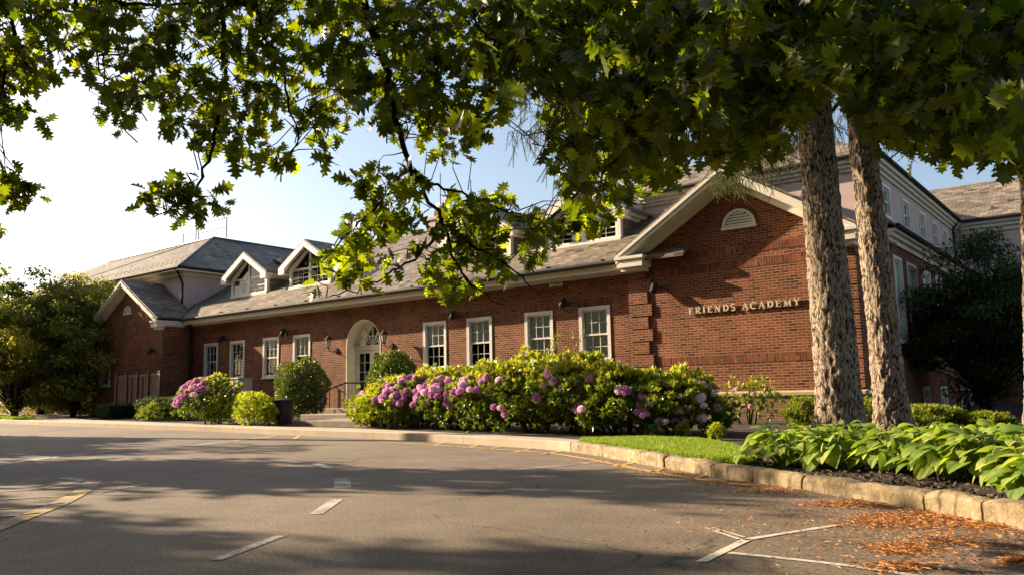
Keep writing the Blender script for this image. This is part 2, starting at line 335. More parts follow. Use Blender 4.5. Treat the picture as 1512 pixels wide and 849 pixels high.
def shrub(name, label, cat, base, r, n, mat, tmpl=WH, group=None, low=.0, lumpamp=.2, stems=6, sc=1., shell=.16, upb=.25, part='foliage', grad=0.):
    """r=(rx,ry,rz): rounded shrub whose foliage starts at height low*2rz"""
    e = empty(name, base, label, cat, group); N = n
    d = sphere_pts(N); d[:, 2] = np.where(d[:, 2] < -.75+low*1.5, -d[:, 2], d[:, 2])
    q = lump(d*2, 1., lumpamp, base[0]*3.1)
    rad = q*(1-np.abs(rng.normal(size=N))*shell); rad = np.clip(rad, .25, 1.4)
    c = np.array([base[0], base[1], base[2]+r[2]*.95]); P = c+d*rad[:, None]*np.array(r); P[:, 2] = np.maximum(P[:, 2], base[2]+.03)
    ax = d/np.array(r)*min(r)+rng.normal(size=(N, 3))*.35+np.array([0, 0, upb])
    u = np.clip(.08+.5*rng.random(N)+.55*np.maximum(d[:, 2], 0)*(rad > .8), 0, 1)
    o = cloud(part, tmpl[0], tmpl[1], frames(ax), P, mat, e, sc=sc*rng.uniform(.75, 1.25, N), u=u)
    if stems:
        mb = MB()
        for i in range(stems):
            a = rng.uniform(0, 6.28); k = rng.uniform(.3, .75); p0 = np.array(base)+np.array([math.cos(a)*r[0]*.18, math.sin(a)*r[1]*.18, -.05]); p3 = c+np.array([math.cos(a)*r[0]*k, math.sin(a)*r[1]*k, r[2]*.3])
            p1 = p0*.7+p3*.3+rng.normal(size=3)*.05+[0, 0, .1]; p2 = p0*.3+p3*.7+rng.normal(size=3)*.06
            mb.tube([p0, p1, p2, p3], [.028*sc, .022*sc, .016*sc, .008], 5)
        mb.build('stems', 'stem', e, smooth=True)
    return e, c, r
# ---- blossoms (round trusses of small funnels)
def truss():
    v = []; f = []
    for i in range(26):
        d = np.array([math.cos(i*2.4)*math.sqrt(max(0, 1-(1-1.55*i/26)**2)), math.sin(i*2.4)*math.sqrt(max(0, 1-(1-1.55*i/26)**2)), 1-1.55*i/26])
        t, tf = diamond(.95, .05, .12); t = np.array(t)*.042
        s = np.cross(d, [.3, .2, 1.]); s /= np.linalg.norm(s)
        for j in range(5):
            a = 2*math.pi*j/5+i; e1 = s*math.cos(a)+np.cross(d, s)*math.sin(a); dd = e1*.85+d*.5; dd /= np.linalg.norm(dd); ss = np.cross(d, e1)
            k = len(v); q = t@np.array([dd, ss, np.cross(dd, ss)])+d*.052; v += [tuple(x) for x in q]; f += [tuple(x+k for x in g) for g in tf]
    return v, f
TR = truss()
_tm = {}
def blossom(parent, p, s, mat='petal'):
    key = (mat, random.randrange(3))
    if key not in _tm:
        o = cloud('blossom', TR[0], TR[1], np.eye(3)[None], np.zeros((1, 3)), mat, None, u=[key[1]/2.]); _tm[key] = o.data; bpy.data.objects.remove(o)
    o = bpy.data.objects.new('blossom', _tm[key]); COL.objects.link(o); o.parent = parent; o.location = Vector(p)-org(parent)
    o.scale = (s*random.uniform(.75, 1.2), s*random.uniform(.75, 1.2), s*random.uniform(.65, 1.)); o.rotation_euler = (random.uniform(-.5, .5), random.uniform(-.5, .5), random.uniform(0, 6)); return o

# ================================================================== SETTING: ground, road, pavement, beds
KERB = [(-90, 26), (-60, 19.2), (-42, 14.6), (-34, 13.55), (-24.4, 12.9), (-19.2, 12.55), (-15.6, 12.15), (-12.2, 11.85), (-9., 11.2), (-7.15, 10.65), (-5.2, 9.35), (-3.79, 8.33), (-2.56, 7.55), (-1.38, 6.67), (-.55, 5.98), (.6, 4.9), (2.2, 3.1), (4.5, .2), (7, -4), (12, -16), (16, -60)]
def resample(pts, step=.25):
    """Catmull-Rom through the survey points"""
    P = [np.array(p, float) for p in pts]; out = []
    for i in range(len(P)-1):
        p0, p1, p2, p3 = P[max(i-1, 0)], P[i], P[i+1], P[min(i+2, len(P)-1)]; n = max(2, int(np.linalg.norm(p2-p1)/step))
        for k in range(n):
            t = k/n; out.append(.5*((2*p1)+(p2-p0)*t+(2*p0-5*p1+4*p2-p3)*t*t+(3*p1-p0-3*p2+p3)*t**3))
    out.append(P[-1]); return np.array(out)
K = resample(KERB); T = np.gradient(K, axis=0); T /= np.linalg.norm(T, axis=1, keepdims=True); NB = np.stack([-T[:, 1], T[:, 0]], 1)   # to the building side
def sheet(name, rows, off, mat, kind='structure', lab=None):
    V = []; F = []; n = len(rows[0])
    for r_ in rows:
        for x, y in r_: V.append((x, y, float(hgt(x, y))+off))
    for j in range(len(rows)-1):
        for i in range(n-1): F.append((j*n+i, j*n+i+1, (j+1)*n+i+1, (j+1)*n+i))
    mb = MB(); mb.add(V, F); o = mb.build(name, mat); tag(o, lab, None, None, kind); return o
# one wide ground sheet to the horizon
g = [-1500, -700, -300, -150] + list(range(-100, 101, 4)) + [150, 300, 700, 1500]
mb = MB(); n = len(g)
mb.add([(x, y, float(hgt(x, y))-.06) for y in g for x in g], [(j*n+i, j*n+i+1, (j+1)*n+i+1, (j+1)*n+i) for j in range(n-1) for i in range(n-1)])
tag(mb.build('ground', 'lawnbase'), 'flat green ground reaching the horizon', None, None, 'structure')
C0 = np.array([-34., -52.]); rows = []
for t in [0, .004]+[i*.017 for i in range(1, 30)]+[.55, .65, .8, .97]:
    rows.append([tuple((k+nb*.02)*(1-t)+C0*t) for k, nb in zip(K, NB)])
sheet('road', rows, 0, 'asphalt', lab='worn grey asphalt drive with faded markings')
rows = [[tuple(k+nb*w) for k, nb in zip(K, NB)] for w in (.16, .5, 1.2)] + [[(k[0], max(k[1]+1.4, yy)) for k in K] for yy in (14.6, 16, 18, 20, 24, 30, 36)]
sheet('planting_bed', rows, .118, 'soil', lab='dark mulched planting bed between pavement and brick walls')
# pavement on the left half: from the kerb to the hedge foot
PIN = resample([(-90, 31), (-60, 23), (-45.8, 18.8), (-36, 16), (-30.7, 14.74), (-24.1, 13.89), (-18.44, 13.15), (-15.2, 13.1), (-12.55, 12.55), (-10.36, 12.12), (-8.42, 11.66), (-7.54, 11.39), (-6.6, 10.9)], .25)
ki = [i for i in range(len(K)) if K[i][0] <= -6.6]; Kl = K[ki]; NBl = NB[ki]
Pl = PIN[np.linspace(0, len(PIN)-1, len(Kl)).astype(int)]
Pl = np.array([PIN[np.argmin(np.abs(PIN[:, 0]-k[0]))] for k in Kl])
inner = Kl+NBl*.155
sheet('pavement', [[tuple(a*(1-t)+b*t) for a, b in zip(inner, Pl)] for t in (0, .25, .5, .75, 1)], .140, 'concrete', lab='pale concrete pavement along the kerb')
# kerb: concrete run on the left, rough granite blocks on the right, open joints between them
def kerb():
    mb = MB(); s = np.concatenate([[0], np.cumsum(np.linalg.norm(np.diff(K, axis=0), axis=1))])
    def at(d):
        return np.array([np.interp(d, s, K[:, 0]), np.interp(d, s, K[:, 1])]), np.array([np.interp(d, s, NB[:, 0]), np.interp(d, s, NB[:, 1])])
    def s_of(px, py):
        p = G(px, py); return s[np.argmin((K[:, 0]-p.x)**2+(K[:, 1]-p.y)**2)]
    cuts = [s_of(*q) for q in ((835, 666), (955, 686), (975, 690), (1055, 704), (1190, 722), (1367, 752), (1462, 772))]
    c = cuts[-1]
    while c < s[-1]: c += 1.5; cuts.append(c)
    c = cuts[0]; L = []
    while c > 3: c -= 3.0; L.append(c)
    cuts = L[::-1]+cuts; s0 = s_of(835, 666)
    for a, b in zip(cuts, cuts[1:]):
        granite = b > s0+.1; gap = .012 if granite else .004; st = .07 if granite else .3; n = max(2, int((b-a-2*gap)/st)); ds = np.linspace(a+gap, b-gap, n+1)
        dz = random.uniform(-.012, .012) if granite else 0; dx = random.uniform(-.012, .012) if granite else 0; w = .16
        prof = [(0, -.06), (0, .05), (.0, .11), (.006, .138), (.03, .15), (.09, .153), (w-.02, .151), (w, .14), (w, -.06)] if granite else [(0, -.06), (0, .13), (.015, .145), (w, .147), (w, -.06)]
        V = []
        for j, d in enumerate(ds):
            p, nb = at(d); h0 = float(hgt(*p))
            e = min(d-a, b-d)
            for o_, z in prof:
                q = noise.noise(Vector((d*5, o_*9, z*9)))*.016+noise.noise(Vector((d*17, o_*30, z*30)))*.008 if granite else 0
                chip = (.025*max(0, 1-e/.06)) if granite and z > .1 else 0
                V.append((p[0]+nb[0]*(o_+dx+q), p[1]+nb[1]*(o_+dx+q), h0+z+(dz+q*.7 if z > 0 else 0)-chip))
        m_ = len(prof); F = [(j*m_+i, j*m_+i+1, (j+1)*m_+i+1, (j+1)*m_+i) for j in range(n) for i in range(m_-1)]
        F = [tuple(reversed(f)) for f in F]
        F.append(tuple(range(m_))); F.append(tuple(n*m_+i for i in range(m_-1, -1, -1)))
        mb.add(V, F, 0 if granite else 1)
    o = mb.build('kerb', ['kerb', 'concrete']); tag(o, 'rough tan granite kerb blocks curving along the drive', None, None, 'structure')
kerb()
# painted markings: thin sheets on the asphalt
def strip(name, pts, w, mat, label, off=.004, taper=None):
    """painted line through ground points given as survey sights"""
    P = [G(*p) for p in pts]; P = resample([(p.x, p.y) for p in P], .2) if len(pts) > 2 else np.array([[P[0].x+(P[1].x-P[0].x)*t, P[0].y+(P[1].y-P[0].y)*t] for t in np.linspace(0, 1, max(3, int((P[1]-P[0]).length/.3)))])
    T_ = np.gradient(P, axis=0); T_ /= np.linalg.norm(T_, axis=1, keepdims=True); N_ = np.stack([-T_[:, 1], T_[:, 0]], 1)
    return [[tuple(p-n*w/2) for p, n in zip(P, N_)], [tuple(p+n*w/2) for p, n in zip(P, N_)]]
def markings(name, items, mat, label, off):
    mb = MB()
    for rws in items:
        n = len(rws[0]); mb.add([(x, y, float(hgt(x, y))+off) for r_ in rws for x, y in r_], [(i, i+1, n+i+1, n+i) for i in range(n-1)])
    o = mb.build(name, mat); tag(o, label, None, None, 'structure')
S_ = lambda *p, w=.1: strip('', p, w, None, None)
markings('white_road_marking', [S_((1034, 830), (1104, 796), w=.06), S_((1098, 797), (1236, 775), w=.055), S_((1260, 771), (1370, 755), w=.055), S_((1092, 796), (1040, 779), w=.03), S_((1099, 793), (1052, 779), w=.025), S_((1076, 816), (1260, 836), (1420, 862), w=.05)], 'wpaint', 'white painted bay lines forking on the near asphalt', .004)
markings('white_dash_marking', [S_((506, 720), (505, 706), w=.17), S_((466, 759), (498, 737), w=.11), S_((318, 827), (415, 791), w=.075), S_((466, 684), (492, 693), w=.12)], 'wpaintold', 'worn white dashes curving down the middle of the drive', .004)
markings('faded_white_marking', [S_((-20, 689), (75, 675), (180, 664), (280, 658), w=.14), S_((15, 669), (85, 676), w=.10), S_((735, 695), (870, 684), w=.07), S_((845, 684), (905, 680), w=.07), S_((130, 676), (170, 676), w=.15), (S_((95, 705), (136, 711), w=.15)), S_((280, 658), (410, 643), w=.16), S_((140, 729), (220, 713), w=.07)], 'wpaintold', 'faded white lines across the far left of the drive', .004)
markings('yellow_road_marking', [S_((560, 652), (700, 661), (800, 668), (870, 678), (960, 696), (1040, 709), (1110, 717), w=.1)] + [S_(a, b, w=.09) for a, b in (((905, 689), (945, 681)), ((965, 697), (985, 689)), ((1025, 706), (1045, 700)), ((760, 668), (800, 659)), ((720, 663), (760, 655)), ((690, 661), (712, 655)), ((640, 657), (665, 651)), ((435, 648), (450, 638)), ((800, 671), (850, 662)))], 'ypaint', 'yellow hatched no parking lines beside the kerb', .006)
markings('faded_yellow_marking', [S_((-20, 785), (40, 762), (95, 740), (132, 718), (137, 710), w=.17), S_((-20, 727), (125, 719), w=.07), S_((-20, 739), (115, 731), w=.07), S_((-20, 754), (95, 743), w=.07), S_((45, 723), (128, 710), w=.07), S_((-20, 765), (60, 758), w=.07)], 'ypaintold', 'faded yellow curved hatching on the left of the drive', .006)
# lawn strip by the kerb (soil sheet + blades)
def poly_sheet(name, pts, off, mat, label, kind='structure', step=.35):
    """ground polygon cut into a fine mesh"""
    xs = [p[0] for p in pts]; ys = [p[1] for p in pts]
    mb = MB(); mb.add([(p[0], p[1], float(hgt(*p))+off) for p in pts], [tuple(range(len(pts)))])
    o = mb.build(name, mat); tag(o, label, None, None, kind); return o
def inpoly(X, Y_, pts):
    c = np.zeros(len(X), bool); j = len(pts)-1
    for i in range(len(pts)):
        xi, yi = pts[i]; xj, yj = pts[j]; c ^= ((yi > Y_) != (yj > Y_)) & (X < (xj-xi)*(Y_-yi)/(yj-yi+1e-12)+xi); j = i
    return c
def blades(name, pts, n, h, label, mat='grass', off=.12):
    x0, x1 = min(p[0] for p in pts), max(p[0] for p in pts); y0, y1 = min(p[1] for p in pts), max(p[1] for p in pts)
    X = rng.uniform(x0, x1, n*3); Y_ = rng.uniform(y0, y1, n*3); k = inpoly(X, Y_, pts); X = X[k][:n]; Y_ = Y_[k][:n]
    P = np.stack([X, Y_, hgt(X, Y_)+off], 1); d = rng.normal(size=(len(X), 3))*.35; d[:, 2] = 1
    o = cloud(name, [(0, .5, 0), (0, -.5, 0), (.6, -.3, .12), (.6, .3, .12), (1, 0, .3)], [(0, 1, 2), (0, 2, 3), (3, 2, 4)], frames(d)*np.array([h, .012, h])[None, None, :], P, mat, sc=rng.uniform(.6, 1.3, len(X)))
    tag(o, label, None, None, 'stuff'); return o
kk = [tuple(k+nb*.17) for k, nb in zip(K, NB) if -7.25 < k[0] < -3.35][::4]
LAWN = kk[::1] + [(-3.45, 8.75), (-3.75, 9.4), (-4.6, 10.9), (-5.6, 11.9), (-6.6, 12.0), (-7.4, 11.35)]
poly_sheet('lawn', LAWN, .142, 'lawnbase', 'short lawn strip between kerb and shrub bed')
blades('grass', LAWN, 52000, .05, 'short bright green grass of the lawn strip behind the kerb', off=.14)
LAWN2 = [(-52, 17.6), (-44, 15.6), (-40, 14.6), (-36.5, 14.2), (-35.3, 14.5), (-38, 15.3), (-43, 16.3), (-54, 19.4)]
poly_sheet('lawn', LAWN2, .146, 'lawnbase', 'small lawn corner at the far left of the pavement')
blades('grass', LAWN2, 26000, .09, 'sunlit grass at the far left beyond the drive', off=.14)
# ================================================================== THE SCHOOL BUILDING
D, GY = 19.8, 19.55                                        # facade plane, gabled pavilion plane
SL = .6                                                    # roof pitch (rise per metre)
B = empty('school_building', (-18, 19.8, .1), 'long red brick school building with slate roofs, white dormers and a gabled pavilion', 'building')
def bpart(mb, name, mats, label=None, **k):
    o = mb.build(name, mats, B, **k); tag(o, label); return o
WX = [(-32.27, -31.22), (-30.33, -29.28), (-28.04, -26.99), (-26.1, -25.05), (-19.11, -18.06), (-17.17, -16.12), (-14.83, -13.78), (-12.86, -11.81)]
WZ = (1.80, 3.39)
# main facade wall with window and door openings
DX0, DX1, DZ0, DZS = -23.0, -21.18, .60, 2.80; DR = (DX1-DX0)/2; DC = (DX0+DX1)/2
mb = MB(); holes = [(a, b, *WZ) for a, b in WX]
wall_xz(mb, -33.3, DX0-.0, -.3, 4.45, D, holes[:4]); wall_xz(mb, DX1, -10.9, -.3, 4.45, D, holes[4:])
wall_xz(mb, DX0, DX1, -.3, DZ0, D, [])
arc = [(DC+DR*math.cos(a), DZS+DR*math.sin(a)) for a in np.linspace(math.pi, 0, 25)]
for (xa, za), (xb, zb) in zip(arc, arc[1:]): mb.add([(xa, D, za), (xb, D, zb), (xb, D, 4.45), (xa, D, 4.45)], [(0, 1, 2, 3)])
bpart(mb, 'wall', 'brick', 'long brick wall with tall sash windows')
# brick ring round the arch, flat arches over windows
mb = MB(); o_ = [(DC+(DR+.22)*math.cos(a), DZS+(DR+.22)*math.sin(a)) for a in np.linspace(math.pi, 0, 25)]
for i in range(24): mb.prism([(arc[i][0], D-.006, arc[i][1]), (arc[i+1][0], D-.006, arc[i+1][1]), (o_[i+1][0], D-.006, o_[i+1][1]), (o_[i][0], D-.006, o_[i][1])], (0, .02, 0))
bpart(mb, 'arch_bricks', 'soldier')
for a, b in WX:
    mb = MB(); mb.prism([(a-.02, D-.006, 3.395), (b+.02, D-.006, 3.395), (b+.14, D-.006, 3.62), (a-.14, D-.006, 3.62)], (0, .02, 0)); bpart(mb, 'flat_arch', 'soldier')
# --- sash window (facade): local build, copied
def sash(w, h, blind, cols=3, rows=2, blindlow=.5, cw=.10):
    root = MB(); x0, z0 = 0, 0
    for (a, b, c, d) in ((0, cw, 0, h), (w-cw, w, 0, h), (cw, w-cw, h-cw, h), (cw, w-cw, 0, .07)): root.box(a, -.03, c, b, .09, d)
    root.box(.02, -.032, .02, .035, -.028, h-.02, 0)
    root.box(-.03, -.07, -.05, w+.03, .09, .0, 0)
    gx0, gx1, gz0, gz1 = cw, w-cw, .07, h-cw; mz = (gz0+gz1)/2-.0
    for (za, zb, y) in ((gz0, mz+.02, .05), (mz-.02, gz1, .02)):
        s = .045
        for (a, b, c, d) in ((gx0, gx0+s, za, zb), (gx1-s, gx1, za, zb), (gx0+s, gx1-s, za, za+s), (gx0+s, gx1-s, zb-s, zb)): root.box(a, y, c, b, y+.035, d)
        for i in range(1, cols): xm = gx0+s+(gx1-gx0-2*s)*i/cols; root.box(xm-.007, y+.005, za+s, xm+.007, y+.025, zb-s)
        for i in range(1, rows): zm = za+s+(zb-za-2*s)*i/rows; root.box(gx0+s, y+.007, zm-.007, gx1-s, y+.023, zm+.007)
    # room behind: dark box, blind
    y1 = .7
    for q in ([(gx0, y1, gz0), (gx1, y1, gz0), (gx1, y1, gz1), (gx0, y1, gz1)], [(gx0, .1, gz0), (gx0, y1, gz0), (gx0, y1, gz1), (gx0, .1, gz1)], [(gx1, .1, gz0), (gx1, y1, gz0), (gx1, y1, gz1), (gx1, .1, gz1)],
              [(gx0, .1, gz0), (gx1, .1, gz0), (gx1, y1, gz0), (gx0, y1, gz0)], [(gx0, .1, gz1), (gx1, .1, gz1), (gx1, y1, gz1), (gx0, y1, gz1)]): root.add(q, [(0, 1, 2, 3)], 1)
    if blind == 'blind': root.box(gx0+.01, .092, gz0+(gz1-gz0)*blindlow, gx1-.01, .097, gz1, 2)
    if blind == 'curtain':
        root.box(gx0+.01, .13, gz0, gx0+(gx1-gx0)*.25, .14, gz1, 3); root.box(gx1-(gx1-gx0)*.25, .13, gz0, gx1-.01, .14, gz1, 3)
    return root
def window(at, w, h, blind, blindlow=.5, rotz=0, cols=3, rows=2, parent=None, cw=.10, label=None):
    e = sash(w, h, blind, cols, rows, blindlow, cw).build('window', ['white', 'interior', 'blind', 'curtain'])
    g_ = MB(); g_.add([(cw, .078, .07), (w-cw, .078, .07), (w-cw, .078, h-cw), (cw, .078, h-cw)], [(0, 1, 2, 3)]); p = g_.build('pane', 'glass'); p.parent = e
    e.parent = parent or B; e.location = Vector(at)-org(e.parent); e.rotation_euler.z = rotz; tag(e, label); return e
for i, (a, b) in enumerate(WX):
    bl, lo = [('curtain', 0), ('curtain', 0), ('blind', .8), ('blind', .55), ('blind', .5), ('blind', .5), ('blind', .0), ('blind', .0)][i]
    window((a, D+.005, WZ[0]), b-a, WZ[1]-WZ[0], bl, lo)
# --- arched doorway: deep white reveal, fanlight, double glazed doors
mb = MB(); rd = .45
pts = [(DX0, DZ0)] + arc + [(DX1, DZ0)]
t = .035                                                   # white lining set in the brick opening
inn = [(DX0+t, DZ0)] + [(DC+(DR-t)*math.cos(a), DZS+(DR-t)*math.sin(a)) for a in np.linspace(math.pi, 0, 25)] + [(DX1-t, DZ0)]
for i in range(len(pts)-1):
    (xa, za), (xb, zb) = pts[i], pts[i+1]; (xc, zc), (xd, zd) = inn[i], inn[i+1]
    mb.add([(xa, D-.012, za), (xb, D-.012, zb), (xd, D-.012, zd), (xc, D-.012, zc), (xc, D+rd, zc), (xd, D+rd, zd), (xb, D+rd, zb), (xa, D+rd, za)], [(0, 1, 2, 3), (3, 2, 5, 4), (0, 7, 6, 1)])
yb = D+rd; fw = .13; R1 = DR-t-fw
ring = [(DC+R1*math.cos(a), DZS+R1*math.sin(a)) for a in np.linspace(math.pi, 0, 25)]
for i in range(24):
    (xa, za), (xb, zb) = inn[i+1], inn[i+2]; (xc, zc), (xd, zd) = ring[i], ring[i+1]
    mb.prism([(xa, yb-.06, za), (xb, yb-.06, zb), (xd, yb-.06, zd), (xc, yb-.06, zc)], (0, .08, 0))
mb.box(DX0+t, yb-.10, DZS-.16, DX1-t, yb+.02, DZS-.0); mb.box(DX0+t, yb-.14, DZS-.03, DX1-t, yb-.10, DZS+.01)
mb.box(DX0+t, yb-.06, DZ0, DX0+t+.10, yb+.02, DZS-.16); mb.box(DX1-t-.10, yb-.06, DZ0, DX1-t, yb+.02, DZS-.16)
surround = bpart(mb, 'door_surround', 'trim', 'deep cream arched reveal round the glazed doors')
mb = MB(); r2 = R1*.48
for k in range(1, 6):
    a = math.pi*k/6; d_ = (math.cos(a), math.sin(a)); px_ = (-d_[1]*.012, d_[0]*.012)
    mb.prism([(DC+d_[0]*.05+px_[0], yb-.03, DZS+d_[1]*.05+px_[1]), (DC+d_[0]*.05-px_[0], yb-.03, DZS+d_[1]*.05-px_[1]), (DC+d_[0]*R1-px_[0], yb-.03, DZS+d_[1]*R1-px_[1]), (DC+d_[0]*R1+px_[0], yb-.03, DZS+d_[1]*R1+px_[1])], (0, .03, 0))
for i in range(18):
    a, b = math.pi*i/18, math.pi*(i+1)/18
    mb.prism([(DC+q*math.cos(an), yb-.032, DZS+q*math.sin(an)) for q, an in ((r2-.014, a), (r2-.014, b), (r2+.014, b), (r2+.014, a))], (0, .03, 0))
mb.box(DC-.07, yb-.035, DZS, DC+.07, yb, DZS+.08)
fan = bpart(mb, 'fanlight', 'white', 'half round fanlight with radiating glazing bars')
mb = MB(); mb.add([(DC, yb, DZS)] + [(x, yb, z) for x, z in ring], [(0, i, i+1) for i in range(1, 25)]); mb.build('pane', 'glass', fan)
mb = MB(); mb.box(DX0, yb+.5, DZ0-.1, DX1, yb+.55, 3.8); mb.box(DX0-.02, yb+.03, DZ0, DX0-.0, yb+.5, 3.8); mb.box(DX1, yb+.03, DZ0, DX1+.02, yb+.5, 3.8); mb.box(DX0, yb+.03, 3.76, DX1, yb+.5, 3.8); bpart(mb, 'hallway', 'interior')
for s_ in (0, 1):
    a = DX0+t+.10+s_*(DX1-DX0-2*t-.2)/2; b = a+(DX1-DX0-2*t-.2)/2; z1 = DZS-.17; mb = MB(); st = .10
    for q in ((a+.003, a+st, DZ0+.02, z1), (b-st, b-.003, DZ0+.02, z1), (a+st, b-st, DZ0+.02, DZ0+.25), (a+st, b-st, z1-.1, z1)): mb.box(q[0], yb-.045, q[2], q[1], yb, q[3])
    mb.box((a+b)/2-.01, yb-.035, DZ0+.25, (a+b)/2+.01, yb-.01, z1-.1)
    for k in range(1, 5): z = DZ0+.25+(z1-.1-DZ0-.25)*k/5; mb.box(a+st, yb-.033, z-.01, b-st, yb-.012, z+.01)
    dr = bpart(mb, 'door', 'white'); mb = MB(); mb.add([(a+st, yb-.02, DZ0+.25), (b-st, yb-.02, DZ0+.25), (b-st, yb-.02, z1-.1), (a+st, yb-.02, z1-.1)], [(0, 1, 2, 3)]); mb.build('pane', 'glass', dr)
    mb = MB(); hx = (b-.05) if s_ == 0 else (a+.05); mb.tube([(hx, yb-.05, 1.55), (hx, yb-.10, 1.55), (hx, yb-.10, 1.85), (hx, yb-.05, 1.85)], .012, 6); mb.build('handle', 'metal', dr)
# --- roofs as thick slabs
def slab(mb, poly, th=.10, mi=0): mb.prism(poly, (0, 0, -th), mi)
EY, EZ = 19.18, 4.50
mb = MB(); RY = 24.7; RZ = EZ+SL*(RY-EY)
mb.prism([(-34.45, EY, EZ), (-9.2, EY, EZ), (-9.2, RY, RZ), (-34.45, RY, RZ)], (0, 0, -.1)); mb.prism([(-34.45, RY, RZ), (-9.2, RY, RZ), (-9.2, 30, RZ-SL*5.3), (-34.45, 30, RZ-SL*5.3)], (0, 0, -.1))
roof = bpart(mb, 'roof', 'slate', 'long slate main roof with warm tan slates')
mb = MB(); mb.box(-34.4, RY-.09, RZ-.06, -9.2, RY+.09, RZ+.035); mb.build('ridge_cap', 'lead', roof)
# cornice and gutter of the main front
mb = MB(); mb.box(-33.05, 19.26, 4.24, -11.1, 19.34, 4.42); mb.box(-33.05, 19.30, 4.38, -11.1, 19.79, 4.41); mb.box(-33.05, 19.62, 4.20, -11.1, 19.795, 4.40); mb.box(-33.05, 19.21, 4.38, -11.1, 19.255, 4.41)
bpart(mb, 'cornice', 'trim', 'cream painted eaves cornice of the long front')
mb = MB()
def gutter(mb, p0, p1, r=.06):
    p0, p1 = Vector(p0), Vector(p1); mb.tube([p0, p1], r, 8)
gutter(mb, (-33.1, 19.15, 4.46), (-11.15, 19.15, 4.46), .075); 
for k in range(12): mb.box(-32+k*1.85, 19.12, 4.53, -31.97+k*1.85, 19.30, 4.58)
bpart(mb, 'gutter', 'dark')
# wire snow guard rail above the gutter near the pavilion
mb = MB(); mb.tube([(-19, 19.33, 4.63), (-11.2, 19.33, 4.63)], .008, 5)
for k in range(8): mb.tube([(-18.8+k*1.05, 19.33, 4.5), (-18.8+k*1.05, 19.33, 4.63)], .008, 4)
bpart(mb, 'snow_guard', 'metal')
# --- pavilion with gable (and the smaller one at the far left): front wall, return, quoins, bands, rakes
def gable_wall(mb, x0, x1, y, zb, ze, za, hole=None):
    c = (x0+x1)/2; mb.add([(x0, y, zb), (x1, y, zb), (x1, y, ze), (c, y, za), (x0, y, ze)], [(0, 1, 2, 3, 4)])
def gable_roof(x0, x1, yf, yb_, ze, sl, label=None, th=.09):
    c = (x0+x1)/2; za = ze+sl*(c-x0); mb = MB()
    mb.prism([(x0, yf, ze), (c, yf, za), (c, yb_, za), (x0, yb_, ze)], (0, 0, -th)); mb.prism([(c, yf, za), (x1, yf, ze), (x1, yb_, ze), (c, yb_, za)], (0, 0, -th))
    r_ = bpart(mb, 'roof', 'slate', label); return za, c
def rakes(x0, x1, yf, yw, ze, sl, w1=.20, w2=.17, ret=.8, rz=(0, .24)):
    c = (x0+x1)/2; za = ze+sl*(c-x0)
    for sg, xe in ((-1, x0), (1, x1)):
        mb = MB()
        def board(y0, y1, top, h, xin=0):
            xa = xe-sg*xin; mb.prism([(xa, y0, ze+sl*xin-top), (c, y0, za-top), (c, y0, za-top-h), (xa, y0, ze+sl*xin-top-h)], (0, y1-y0, 0))
        board(yf-.01, yf+.05, .10, w1); board(yf+.05, yw, .10+w1-.04, .04); board(yw-.10, yw-.003, .12+w1-.02, w2, .12); board(yf-.04, yf-.01, .085, .09)
        # cornice return
        xi = xe-sg*ret
        mb.box(xe-sg*.03, yf+.0, ze-.40, xi, yw-.002, ze-.16); mb.box(xe+sg*.02, yf-.05, ze-.19, xi-sg*.05, yw-.001, ze-.11); mb.box(xe-sg*.10, yf+.10, ze-.5, xi+sg*.08, yw-.003, ze-.40)
        bpart(mb, 'rake_board', 'trim')
PX0, PX1 = -11.0, -5.08; PC = (PX0+PX1)/2; PE = 4.655; PS = .612
mb = MB(); zt = 4.35
mb.add([(PX0, GY, .86), (PX1, GY, .86), (PX1, GY, 4.6), (PC, GY, 4.6+PS*(PC-PX0)), (PX0, GY, 4.6)], [(0, 1, 2, 3, 4)])
mb.add([(PX0, GY, .86), (PX0, GY, 4.6), (PX0, D+.3, 4.6), (PX0, D+.3, .86)], [(0, 1, 2, 3)]); mb.add([(PX1, GY, .86), (PX1, 22.3, .86), (PX1, 22.3, 4.6), (PX1, GY, 4.6)], [(0, 1, 2, 3)])
bpart(mb, 'gable_wall', 'brick', 'projecting brick gable wall that carries the raised letters')
mb = MB(); mb.box(PX0-.03, GY-.06, -.3, PX1+.03, 22.3, .78); bpart(mb, 'base_wall', 'basebrick', 'browner brick base under the pale ledge')
mb = MB(); mb.prism([(PX0-.06, GY-.10, .78), (PX0-.06, GY-.10, .85), (PX0-.0, GY-.0, .895), (PX0, GY+.02, .895), (PX0, GY+.02, .78)], (PX1-PX0+.1, 0, 0)); bpart(mb, 'ledge', 'gold')
mb = MB()
for z0, z1 in ((4.33, 4.53), (3.95, 4.15), (1.60, 1.80)): mb.box(PX0+.75, GY-.008, z0, PX1-.75, GY+.02, z1)
bpart(mb, 'soldier_course', 'soldier', 'bands of upright bricks across the gable wall')
def quoins(x0, sg, y, zb=.9, zt=4.3, side=True):
    mb = MB(); n = int((zt-zb)/.3385); 
    for k in range(n):
        z = zb+k*.3385; w = .66 if k % 2 == 0 else .54
        mb.box(x0-sg*.035, y-.055, z+.035, x0+sg*w, y+.05, z+.3385)
        if k % 2 == 0 or True: mb.box(x0-sg*.03, y+.05, z+.035, x0+sg*.05, y+(.25 if side else .1), z+.3385)
    return bpart(mb, 'quoins', 'brick', 'stepped brick corner quoins')
quoins(PX0, 1, GY); quoins(PX1, -1, GY)
gable_roof(-11.13, -4.87, 19.03, 22.9, PE, PS, 'slate roof of the lettered gable')
rakes(-11.13, -4.87, 19.03, GY, PE, PS)
